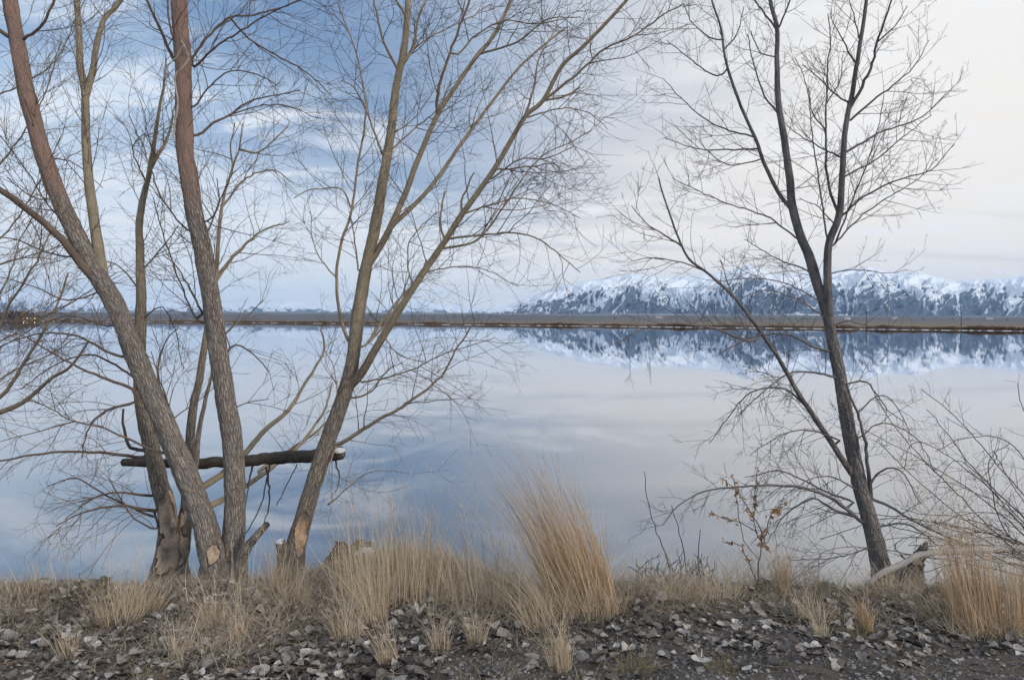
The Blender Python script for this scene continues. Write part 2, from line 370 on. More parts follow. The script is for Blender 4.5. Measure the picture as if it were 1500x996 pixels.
# haze over the whole view
hz = mesh_np('haze', [(x, y, z) for z in (-60, 1500) for y in (-3000, 33500) for x in (-40000, 60000)],
             [(0, 2, 3, 1), (4, 5, 7, 6), (0, 1, 5, 4), (2, 6, 7, 3), (0, 4, 6, 2), (1, 3, 7, 5)], bpy.data.materials.new('haze_air'), smooth=False)
hm = hz.data.materials[0]; hm.use_nodes = True; hn = hm.node_tree; hn.nodes.clear()
ho = hn.nodes.new('ShaderNodeOutputMaterial'); hv = hn.nodes.new('ShaderNodeVolumePrincipled'); hn.links.new(hv.outputs[0], ho.inputs['Volume'])
hv.inputs['Color'].default_value = (.46, .70, 1, 1); hv.inputs['Density'].default_value = 2.6e-5; hv.inputs['Anisotropy'].default_value = .2
tag(hz, 'pale blue haze over the lake and valley', None, kind='stuff')

# ------------------------------------------------------------------ tubes
def catmull(pts, step):
    p = [np.array(q, float) for q in pts]; p = [2*p[0]-p[1]]+p+[2*p[-1]-p[-2]]; o = []
    for i in range(1, len(p)-2):
        n = max(1, int(np.linalg.norm(p[i+1]-p[i])/step))
        for j in range(n):
            t = j/n
            o.append(.5*((2*p[i])+(-p[i-1]+p[i+1])*t+(2*p[i-1]-5*p[i]+4*p[i+1]-p[i+2])*t*t+(-p[i-1]+3*p[i]-3*p[i+1]+p[i+2])*t**3))
    o.append(p[-2]); return np.array(o)
class Tubes:
    """collects tubes, built at once as one mesh"""
    def __init__(s): s.b = {}
    def add(s, pts, rad, k, age=None, s0=0.):
        n = len(pts); s.b.setdefault((n, k), []).append((pts, rad, np.full(n, 1.) if age is None else age, s0))
    def build(s, name, mat, parent, spots=(), rough=0.0):
        VV, QQ, BK, AG, off = [], [], [], [], 0
        for (n, k), L in s.b.items():
            Pn = np.array([a[0] for a in L], float); Rn = np.array([a[1] for a in L], float); Ag = np.array([a[2] for a in L], float)
            S0 = np.array([a[3] for a in L], float); M = len(L)
            T = np.gradient(Pn, axis=1); T /= np.linalg.norm(T, axis=2, keepdims=True)+1e-9
            mt = T.mean(1); ax = np.eye(3)[np.argmin(np.abs(mt), axis=1)][:, None, :]
            n1 = np.cross(T, np.broadcast_to(ax, T.shape)); n1 /= np.linalg.norm(n1, axis=2, keepdims=True)+1e-9
            n2 = np.cross(T, n1)
            seg = np.linalg.norm(np.diff(Pn, axis=1), axis=2); ar = np.concatenate([np.zeros((M, 1)), np.cumsum(seg, 1)], 1)+S0[:, None]
            th = np.linspace(0, 2*np.pi, k, endpoint=False); c_, s_ = np.cos(th), np.sin(th)
            rr = Rn[:, :, None]*np.ones(k)
            if rough:
                u = c_[None, None, :]*3+S0[:, None, None]*7; v = ar[:, :, None]*9
                rr = rr*(1+rough*(fbm(u+20, v+s_[None, None, :]*3, 3, 3)-.5)*2)
            V = Pn[:, :, None, :]+rr[..., None]*(c_[None, None, :, None]*n1[:, :, None, :]+s_[None, None, :, None]*n2[:, :, None, :])
            bk = np.stack([Rn[:, :, None]*c_, Rn[:, :, None]*s_, ar[:, :, None]+0*c_], -1)
            bk = bk+S0[:, None, None, None]*np.array([3.1, 1.7, 0])
            i = np.arange(n-1)[:, None]*k; j = np.arange(k)[None, :]; j2 = (j+1) % k
            q = np.stack([i+j, i+j2, i+k+j2, i+k+j], -1).reshape(-1, 4)
            QQ.append((q[None]+(np.arange(M)*n*k)[:, None, None]+off).reshape(-1, 4))
            VV.append(V.reshape(-1, 3)); BK.append(bk.reshape(-1, 3)); AG.append(np.repeat(Ag[:, :, None], k, 2).ravel()); off += M*n*k
        V = np.concatenate(VV); wd = np.zeros(len(V))
        for c, r, depth in spots:
            c = np.array(c); dd = np.linalg.norm((V-c)*np.array([1, .8, .62]), axis=1)/r+.9*(fbm(V[:, 0]*26+3, V[:, 2]*14, 5, 3)-.5)
            t = sst(1.25-dd); wd = np.maximum(wd, sst((1.15-dd)*4))
            V = V+t[:, None]*np.array([0, depth, 0])*(V[:, 1:2] < c[1]+.06)
        o = mesh_np(name, V, np.concatenate(QQ), mat, attrs={'bk': ('FLOAT_VECTOR', np.concatenate(BK)), 'ag': ('FLOAT', np.concatenate(AG)), 'wd': ('FLOAT', wd)})
        return under(o, parent) if parent else o

# ------------------------------------------------------------------ trees
UP = Vector((0, 0, 1))
def grow(tb, p, d, L, r0, nseg, trop, wob, level, spec, rnd, rt=.0009):
    """one twig and, recursively, its side twigs"""
    pts = [tuple(p)]; rad = [r0]; dirs = []; st = L/nseg; q = Vector(p); d = Vector(d)
    for i in range(nseg):
        dirs.append(d.copy())
        d = d+Vector((trop[0]*st+rnd.gauss(0, wob), trop[1]*st+rnd.gauss(0, wob*.7), trop[2]*st+rnd.gauss(0, wob))); d.normalize()
        q = q+d*st; pts.append(tuple(q)); rad.append(r0+(rt-r0)*((i+1)/nseg)**.8)
    tb.add(pts, rad, 4 if r0 > .0035 else 3)
    if level <= 0: return
    n = max(1, int(L*spec['den'][level]*rnd.uniform(.7, 1.3)))
    for j in range(n):
        t = rnd.uniform(.15, .97); f = t*nseg; i = min(nseg-1, int(f)); a = Vector(pts[i]).lerp(Vector(pts[i+1]), f-i)
        dd = side(dirs[i], spec['ang'], rnd, spec.get('flat', .6))
        LL = spec['len'][level]*rnd.uniform(.4, 1.25)*(1.15-.7*t)
        LL = min(LL, L*.8)
        grow(tb, a, dd, LL, min(rad[i]*.75, .0010+LL*.0035), max(2, min(6, int(LL/.045))), trop, wob, level-1, spec, rnd, rt)
def side(T, ang, rnd, flat):
    while True:
        v = Vector((rnd.gauss(0, 1), rnd.gauss(0, flat), rnd.gauss(0, 1))); v = v-T*v.dot(T)
        if v.length > .2: break
    v.normalize(); a = R(rnd.uniform(*ang)); d = T*math.cos(a)+v*math.sin(a); d.y *= .8; return d.normalized()
def clothe(tb, path, rad, spec, rnd, t0=.2, t1=1.0, den=None, trop=None, L=None, level=None):
    """side twigs all along a limb"""
    seg = np.linalg.norm(np.diff(path, axis=0), axis=1); tot = seg.sum(); trop = trop or spec['trop']; lv = spec['lv'] if level is None else level
    n = int(tot*(t1-t0)*(den or spec['den'][lv+1])); cs = np.concatenate([[0], np.cumsum(seg)])/tot
    for j in range(n):
        t = t0+(t1-t0)*(j+rnd.random())/n; i = min(len(path)-2, int(np.searchsorted(cs, t)-1)); i = max(i, 0)
        T = Vector(path[i+1]-path[i]).normalized(); p = Vector(path[i]).lerp(Vector(path[i+1]), rnd.random())
        LL = (L or spec['len'][lv+1])*rnd.uniform(.35, 1.25)*(1.15-.55*t)
        d = side(T, spec['ang'], rnd, spec.get('flat', .6))
        r0 = min(float(rad[i])*.7, .0012+LL*.0042)
        grow(tb, p, d, LL, r0, max(3, min(9, int(LL/.06))), trop, spec['wob'], lv, spec, rnd)
def limb(px, w0, w1, d0, d1, wig=.004, step=.05, base=False):
    """a limb traced as pixel points, at its own distance; widths in pixels"""
    n = len(px); c = np.concatenate([[0], np.cumsum([math.dist(px[i], px[i+1]) for i in range(n-1)])]); c /= c[-1]
    pts = [P(x, y, d0+(d1-d0)*t) for (x, y), t in zip(px, c)]
    path = catmull(pts, step); m_ = len(path)
    t = np.linspace(0, 1, m_); dd = path[:, 1]
    rad = .47*(w0+(w1-w0)*t**.75)*dd/F
    if wig:
        ph = rng.uniform(0, 99); f = 7
        path = path+np.stack([(fbm(t*f*3, t*0+ph, 1)-.5), (fbm(t*f*3, t*0+ph, 2)-.5)*1.5, (fbm(t*f*3, t*0+ph, 3)-.5)], -1)*wig*2.5*np.minimum(1, t*8)[:, None]
    return path, rad
def to_px(w):
    w = np.asarray(w); u = w[..., 0]/w[..., 1]*F; v = (CZ-w[..., 2])/w[..., 1]*F
    return np.stack([HX+u*ca-v*sa, HY+u*sa+v*ca], -1)
def snap(px, d0, par, reach=34):
    """start a limb on the axis of the nearest limb already built"""
    if not par: return px, d0
    A_ = np.concatenate(par); q = to_px(A_); e = np.hypot(q[:, 0]-px[0][0], q[:, 1]-px[0][1]); i = int(np.argmin(e))
    if e[i] > reach: return px, d0
    s = tuple(q[i]); px = [s]+(list(px) if e[i] > 5 else list(px[1:]))
    return px, float(A_[i, 1])
def kk(r): return 28 if r > .03 else 14 if r > .012 else 8 if r > .005 else 5
TREES = {}
def tree(name, label, cat, base, bm, tm, trunks, branches, spec, seed, spots=(), dens=1.0, brm=None, wk=.90):
    """trunks: (pixels, w0, w1, d0, d1, z where smooth bark begins, flare); branches: (pixels, w0, w1, d0, d1[, options])"""
    rnd = random.Random(seed); root = thing(name, label, cat, base); par = []
    tw = Tubes()
    for tr in trunks:
        (px, w0, w1, d0, d1, zs, fl) = tr[:7]; o_ = tr[7] if len(tr) > 7 else {}
        if not fl: px, d0 = snap(px, d0, par)
        path, rad = limb(px, w0*wk, w1*wk, d0, d1, .003, .013 if fl else .02); par.append(path)
        if fl:
            s = np.concatenate([[0], np.cumsum(np.linalg.norm(np.diff(path, axis=0), axis=1))]); rad = rad*(1+fl*1.3*np.exp(-(s/.13)))
        age = sst((path[:, 2]-zs+.35)/1.5)
        rad = rad*(1+.03*(fbm(path[:, 2]*9, path[:, 2]*0+seed, 2)-.5)*2)
        tb = Tubes(); tb.add(path, rad, kk(rad.max()), age, rnd.random()*5)
        tb.build('trunk', o_.get('mat', bm), root, spots, .05 if not fl else .15)
        clothe(tw, path, rad, spec, rnd, o_.get('t0', .35), 1, den=o_.get('den', 5)*1.5*dens, L=o_.get('L'), trop=o_.get('trop'))
    for br in branches:
        (px, w0, w1, d0, d1) = br[:5]; o_ = br[5] if len(br) > 5 else {}
        px, d0 = snap(px, d0, par); path, rad = limb(px, w0*.82, w1*.75, d0, d1, .007, .035); rad = np.maximum(rad, .0012); par.append(path)
        tb = Tubes(); tb.add(path, rad, kk(rad.max()), None, rnd.random()*5)
        tb.build('branch', o_.get('mat', brm or bm), root, (), .03)
        clothe(tw, path, rad, spec, rnd, o_.get('t0', .12), 1, den=(o_['den']*1.35 if 'den' in o_ else spec['bden'])*dens, L=o_.get('L'), trop=o_.get('trop'), level=o_.get('lv'))
    tag(tw.build('twigs', tm, root), None, None, kind='stuff')
    return root
GR_C = dict(ang=(32, 68), trop=(.15, 0, .9), wob=.10, lv=2, den={1: 10, 2: 12, 3: 9}, len={1: .12, 2: .27, 3: .58}, bden=15)
GR_D = dict(ang=(30, 60), trop=(0, 0, .9), wob=.10, lv=2, den={1: 24, 2: 13, 3: 9}, len={1: .045, 2: .19, 3: .40}, bden=17)
GR_A = dict(ang=(28, 62), trop=(-.05, 0, .6), wob=.12, lv=2, den={1: 10, 2: 11, 3: 9}, len={1: .13, 2: .28, 3: .60}, bden=13)
GR_L = dict(ang=(20, 50), trop=(-.5, 0, -.75), wob=.07, lv=2, den={1: 7, 2: 7, 3: 6}, len={1: .16, 2: .28, 3: .45}, bden=9)   # drooping

# --- A: cluster on the far left of the near stems
gA = G(245, 838)
down = dict(trop=(-.4, 0, -.9), L=.42, mat=BK_R)
tree('cottonwood_tree', 'pale slender tree with a gnawed gnarled base, leftmost trunk rooted on the bank', 'tree', gA, BK_A, TW_A,
     [([(238, 868), (240, 835), (247, 790), (243, 745), (232, 700), (220, 650), (208, 590), (205, 540), (206, 470), (207, 417), (204, 337), (211, 287), (219, 253), (232, 169), (240, 126), (243, 80)], 40, 1.5, 4.55, 5.0, 1.25, .45, dict(t0=.55, den=7)),
      ([(262, 868), (258, 830), (268, 780), (275, 730), (268, 700), (262, 672)], 46, 12, 4.62, 4.75, 3, .3, dict(t0=.9, den=.1)),
      ([(262, 800), (275, 735), (279, 680), (279, 640), (284, 590), (291, 560), (298, 515), (308, 460), (316, 405), (325, 303), (341, 244), (350, 219), (356, 180)], 22, 1.5, 4.72, 5.3, .95, 0, dict(t0=.55, den=6)),
      ([(270, 770), (285, 690), (291, 635), (301, 585), (318, 520), (325, 495), (345, 475), (362, 463), (385, 440)], 14, 1.5, 4.8, 5.5, .9, 0, dict(t0=.5, den=6))],
     [([(223, 249), (245, 202), (253, 170), (262, 130)], 9, 1.5, 4.95, 5.1), ([(215, 270), (195, 225), (200, 205), (212, 196)], 4, 2, 5, 5),
      ([(350, 219), (379, 223), (413, 194), (425, 180)], 5, 2, 5.3, 5.5), ([(341, 244), (338, 215), (345, 180)], 4, 2, 5.3, 5.2),
      ([(318, 409), (345, 372), (379, 341), (396, 333), (425, 325)], 9, 2, 5.2, 5.6), ([(325, 303), (360, 262), (400, 250), (430, 268)], 5, 2, 5.2, 5.5),
      ([(302, 743), (358, 712), (403, 681), (440, 650), (475, 600), (487, 560)], 14, 3, 4.85, 6.0, dict(t0=.45, den=7)),
      ([(288, 718), (324, 695), (358, 665), (390, 628), (423, 600), (448, 560), (474, 515), (470, 480)], 15, 3, 4.85, 6.0, dict(t0=.5, den=8)),
      ([(380, 690), (425, 659), (455, 638), (479, 617), (500, 590)], 9, 3, 5.5, 6.1, dict(t0=.3, den=6)),
      ([(206, 670), (157, 663), (104, 662), (65, 664), (0, 675), (-60, 690)], 7, 3, 4.6, 4.2, dict(den=9, **down)),
      ([(226, 748), (176, 741), (120, 751), (83, 771)], 8, 2, 4.5, 4.3, dict(den=14, **down)),
      ([(228, 758), (190, 742), (150, 722), (110, 700), (70, 712)], 6, 2, 4.5, 4.4, dict(den=12, **down)),
      ([(222, 726), (166, 721), (130, 735), (95, 760)], 6, 2, 4.5, 4.3, dict(den=14, **down)),
      ([(230, 774), (205, 765), (185, 745), (160, 700)], 4, 2, 4.5, 4.4, dict(den=6, **down)),
      ([(212, 660), (190, 655), (180, 620), (181, 600)], 8, 4, 4.5, 4.5, dict(den=9, **down)),
      ([(205, 560), (170, 535), (130, 520), (80, 535), (30, 570)], 5, 2, 4.6, 4.5, dict(den=10, **down)),
      ([(206, 470), (238, 450), (258, 490), (268, 540)], 3, 1.5, 4.8, 4.7, dict(den=9, **down)),
      ([(208, 400), (240, 360), (262, 330)], 4, 2, 4.8, 4.9), ([(205, 430), (175, 390), (140, 380)], 4, 2, 4.8, 4.9), ([(233, 590), (232, 540), (243, 500), (262, 480)], 7, 2, 4.8, 4.9)],
     GR_A, 11, spots=[(P(250, 752, 4.54), .10, .05), (P(256, 800, 4.54), .09, .05), (P(238, 818, 4.50), .06, .03)])

# --- B: the twin-stemmed red tree
gB = G(335, 848)
tree('red_barked_tree', 'twin-stemmed tree with reddish upper bark and gnawed stump, one stem leaning far left', 'tree', gB, BK_B, TW_B,
     [([(330, 868), (314, 828), (306, 795), (296, 755), (280, 712), (250, 640), (215, 560), (190, 500), (165, 440), (130, 380), (90, 300), (65, 230), (45, 160), (30, 90), (15, 0), (5, -70)], 43, 21, 4.3, 4.75, 2.0, .25, dict(t0=.45, den=8)),
      ([(334, 868), (338, 825), (342, 780), (344, 720), (340, 640), (330, 580), (318, 500), (308, 430), (300, 380), (285, 310), (272, 230), (270, 180), (268, 100), (262, 0), (258, -80)], 37, 25, 4.4, 4.75, 2.0, .5, dict(t0=.45, den=9)),
      ([(350, 868), (352, 830), (358, 808), (380, 780), (392, 768)], 30, 10, 4.35, 4.3, 3, .3, dict(t0=.9, den=.1)),
      ([(300, 868), (305, 835), (312, 805), (322, 790)], 34, 22, 4.3, 4.35, 3, .3, dict(t0=.9, den=.1)),
      ([(156, 415), (139, 330), (130, 260), (126, 210), (125, 139), (118, 100), (116, 60), (112, -10), (110, -60)], 20, 8, 4.6, 5.1, 1.2, 0, dict(mat=BK_A, t0=.2, den=8)),
      ([(125, 142), (136, 105), (140, 75), (152, 30), (172, 8), (190, -20)], 13, 6, 4.85, 5.1, 1.2, 0, dict(mat=BK_A, t0=.1, den=8)),
      ([(146, 418), (120, 388), (90, 350), (50, 315), (0, 278), (-60, 240)], 15, 9, 4.55, 4.2, 1.2, 0, dict(mat=BK_R, t0=.2, den=7))],
     [([(282, 84), (304, 55), (337, 25), (367, 23), (421, 8), (470, -20)], 6, 2, 4.7, 5.0), ([(337, 27), (358, 51), (388, 72), (447, 105), (485, 139)], 4, 2, 4.8, 4.9),
      ([(284, 98), (320, 66), (355, 45), (395, 20), (440, 0)], 5, 2, 4.7, 4.4), ([(285, 156), (304, 131), (337, 105), (379, 110), (405, 125)], 4, 2, 4.7, 4.6),
      ([(289, 198), (312, 181), (337, 169), (367, 148), (422, 137), (440, 132)], 6, 2, 4.6, 5.0), ([(337, 173), (379, 156), (422, 156), (470, 175)], 3, 1.5, 4.8, 5.0),
      ([(255, 88), (236, 46), (215, 0), (205, -30)], 7, 4, 4.7, 4.9), ([(274, 337), (236, 287), (215, 230), (190, 170)], 4, 2, 4.6, 4.7), ([(262, 80), (247, 30), (245, -10)], 5, 3, 4.7, 4.6),
      ([(290, 470), (262, 410), (235, 330), (225, 290)], 4, 2, 4.55, 4.8), ([(310, 320), (330, 275), (345, 250)], 4, 2, 4.6, 4.4), ([(300, 345), (320, 300), (318, 262)], 4, 2, 4.6, 4.8),
      ([(296, 460), (262, 395), (238, 372)], 5, 2, 4.5, 4.4), ([(322, 530), (345, 505), (372, 520), (395, 545)], 5, 2, 4.5, 4.6, dict(trop=(.5, 0, -.8))),
      ([(338, 600), (362, 590), (392, 585)], 3, 1.5, 4.5, 4.6, dict(trop=(.5, 0, -.8))),
      ([(36, 57), (63, 34), (80, 0), (92, -30)], 6, 4, 4.7, 4.6), ([(20, 62), (0, 45), (-30, 20)], 9, 6, 4.7, 4.6), ([(65, 230), (110, 240), (150, 275)], 3, 1.5, 4.7, 4.9),
      ([(179, 523), (138, 505), (104, 490), (52, 490), (0, 508), (-40, 530)], 6, 2, 4.4, 4.2, dict(den=12, **down)),
      ([(196, 570), (157, 555), (112, 537), (76, 516), (40, 495), (0, 480)], 7, 2, 4.35, 4.0, dict(den=12, **down)),
      ([(159, 478), (130, 469), (99, 463), (52, 479), (0, 510)], 4, 2, 4.45, 4.3, dict(den=12, **down)),
      ([(198, 589), (167, 597), (138, 615), (125, 644), (120, 670)], 7, 2, 4.4, 4.3, dict(den=14, **down)),
      ([(240, 664), (183, 641), (146, 625), (110, 617), (65, 594), (42, 586)], 6, 2, 4.3, 4.1, dict(den=11, **down)),
      ([(110, 617), (52, 633), (0, 646)], 3, 1.5, 4.15, 4.0, dict(den=10, **down)),
      ([(130, 380), (70, 370), (20, 350), (-30, 345)], 4, 2, 4.6, 4.3), ([(250, 640), (245, 590), (230, 545), (222, 515)], 5, 2, 4.3, 4.5),
      ([(112, 340), (70, 300), (40, 250), (0, 200)], 3, 2, 4.6, 4.8), ([(150, 425), (100, 440), (50, 420), (0, 405)], 4, 2, 4.5, 4.3), ([(88, 290), (50, 290), (10, 260)], 3, 2, 4.6, 4.8)],
     GR_A, 23, brm=BK_R, spots=[(P(303, 771, 4.22), .035, .03), (P(312, 812, 4.22), .055, .03), (P(330, 830, 4.24), .03, .02), (P(372, 788, 4.2), .03, .0)])
o = Tubes(); pth, rd = limb([(253, 202), (257, 180), (260, 150), (256, 114), (270, 96), (275, 80), (268, 66), (264, 60)], 3.6, 2.5, 4.55, 4.55, .01, .02); o.add(pth, rd, 8)
DT = thing('dead_branch', 'bleached crooked dead branch dangling against the red trunk', 'branch', tuple(pth[0])); o.build('stem', BK_P, DT)
o = Tubes(); p2, r2 = limb([(256, 116), (245, 100), (262, 80), (268, 66)], 2, 1.2, 4.5, 4.5, .01, .02); o.add(p2, r2, 6); o.build('side_shoot', BK_P, DT)

# --- C: the golden fan-shaped tree in the middle
gC = G(434, 835)
tree('golden_barked_tree', 'golden-barked tree left of centre fanning many limbs to the right, gnawed near its foot', 'tree', gC, BK_C, TW_C,
     [([(428, 868), (430, 830), (436, 792), (450, 742), (475, 660), (500, 590), (515, 540), (522, 480), (535, 400), (548, 340), (560, 270), (572, 200), (580, 130), (592, 70), (598, 0), (604, -70)], 36, 8, 4.5, 5.3, .95, .4, dict(t0=.45, den=5, L=.5)),
      ([(412, 868), (415, 835), (414, 805), (410, 792)], 30, 16, 4.5, 4.5, 3, .3, dict(t0=.9, den=.1)),
      ([(507, 572), (530, 545), (560, 495), (600, 430), (654, 350), (677, 314), (726, 245), (768, 173), (795, 148), (823, 97), (856, 67), (915, 4), (950, -40)], 16, 5, 4.75, 4.2, .9, 0, dict(t0=.2, den=6)),
      ([(541, 392), (551, 371), (574, 329), (599, 270), (610, 240), (641, 169), (671, 122), (700, 80), (721, 55), (747, 4), (765, -40)], 13, 5, 4.85, 5.4, .9, 0, dict(t0=.15, den=6)),
      ([(572, 332), (616, 291), (650, 249), (675, 211), (713, 160), (751, 110), (785, 76), (830, 40)], 9, 3, 4.95, 5.6, .9, 0, dict(t0=.15, den=7))],
     [([(795, 148), (844, 110), (886, 72), (924, 55), (970, 23), (1000, 8)], 6, 2.5, 4.3, 4.1), ([(641, 169), (641, 139), (654, 93), (671, 46), (688, 0), (695, -30)], 7, 4, 5.1, 4.7),
      ([(511, 500), (498, 460), (493, 400), (502, 350), (515, 308), (525, 236), (536, 160), (523, 84), (494, 4)], 7, 2.5, 4.8, 4.6, dict(t0=.3)),
      ([(515, 308), (502, 278), (470, 277), (452, 278), (430, 290)], 4, 2, 4.7, 4.6), ([(492, 405), (470, 380), (458, 350), (455, 310)], 3, 1.5, 4.7, 4.5),
      ([(525, 395), (518, 340), (512, 310)], 4, 2, 4.9, 4.7), ([(561, 228), (540, 170), (520, 130), (500, 118)], 5, 2, 5.0, 5.1), ([(582, 105), (562, 60), (548, 0), (546, -30)], 6, 3, 5.1, 4.9),
      ([(592, 95), (605, 72), (612, 30), (625, 0)], 7, 4, 5.2, 5.3), ([(588, 105), (615, 65), (650, 45), (690, 25), (720, 5)], 4, 2, 5.2, 5.5),
      ([(570, 225), (605, 190), (640, 160), (660, 120)], 4, 2, 5.1, 5.4), ([(575, 200), (610, 170), (650, 110)], 3, 1.5, 5.1, 5.0), ([(592, 28), (580, 0), (560, -20)], 5, 3, 5.2, 5.1),
      ([(768, 173), (782, 130), (790, 85), (810, 50), (820, 20)], 5, 2, 4.45, 4.7), ([(795, 148), (830, 140), (850, 128)], 5, 3.5, 4.4, 4.5), ([(726, 248), (770, 245), (810, 240), (825, 252)], 4, 1.8, 4.5, 4.3),
      ([(677, 314), (676, 295), (690, 262), (694, 252)], 5, 3, 4.6, 4.6, dict(den=2)), ([(650, 352), (645, 330), (650, 290), (652, 280)], 5, 3, 4.6, 4.5, dict(den=2)),
      ([(720, 262), (760, 235), (800, 232), (840, 215)], 4, 2, 4.5, 4.2), ([(655, 350), (700, 345), (760, 342), (800, 358), (850, 400)], 5, 2, 4.6, 4.3), 
      ([(645, 368), (700, 350), (740, 300), (770, 255), (800, 225), (835, 210), (868, 190)], 5, 2, 4.65, 4.9), ([(675, 316), (720, 300), (760, 290), (810, 300), (850, 320)], 4, 1.5, 4.6, 4.9),
      ([(768, 173), (830, 158), (870, 170), (890, 190)], 3.5, 1.5, 4.4, 4.4), ([(671, 80), (700, 50), (740, 30), (780, 35), (830, 28)], 4, 2, 4.8, 4.9), ([(702, 82), (760, 60), (800, 30), (850, 25)], 5, 2, 5.2, 5.0),
      ([(495, 651), (545, 621), (601, 588), (646, 551), (666, 515), (686, 485), (695, 470)], 9, 3, 4.65, 4.3, dict(trop=(.3, 0, -.2))),
      ([(530, 560), (596, 545), (646, 520), (690, 505), (726, 495)], 4, 1.5, 4.7, 4.5, dict(trop=(.3, 0, -.3))), ([(516, 583), (545, 572), (565, 545), (590, 530)], 5, 2, 4.7, 4.8),
      ([(531, 508), (560, 480), (590, 430), (600, 400)], 5, 2, 4.85, 5.3), ([(540, 500), (575, 450), (610, 410), (625, 380)], 7, 2.5, 4.75, 5.2), ([(620, 400), (660, 392), (710, 395), (760, 420)], 3, 1.5, 4.6, 4.4),
      ([(500, 600), (490, 545), (475, 510)], 3, 1.5, 4.7, 4.6), ([(490, 660), (482, 690), (488, 730)], 3, 1.5, 4.6, 4.5), ([(480, 740), (520, 705), (545, 690), (580, 690)], 3, 1.5, 4.5, 4.3, dict(den=5)),
      ([(606, 420), (598, 395), (602, 350), (640, 310)], 3, 2, 4.7, 4.9), ([(560, 490), (585, 520), (620, 530)], 3, 1.5, 4.7, 4.5)],
     GR_C, 37, spots=[(P(443, 778, 4.50), .060, .05), (P(436, 797, 4.46), .05, .04)])

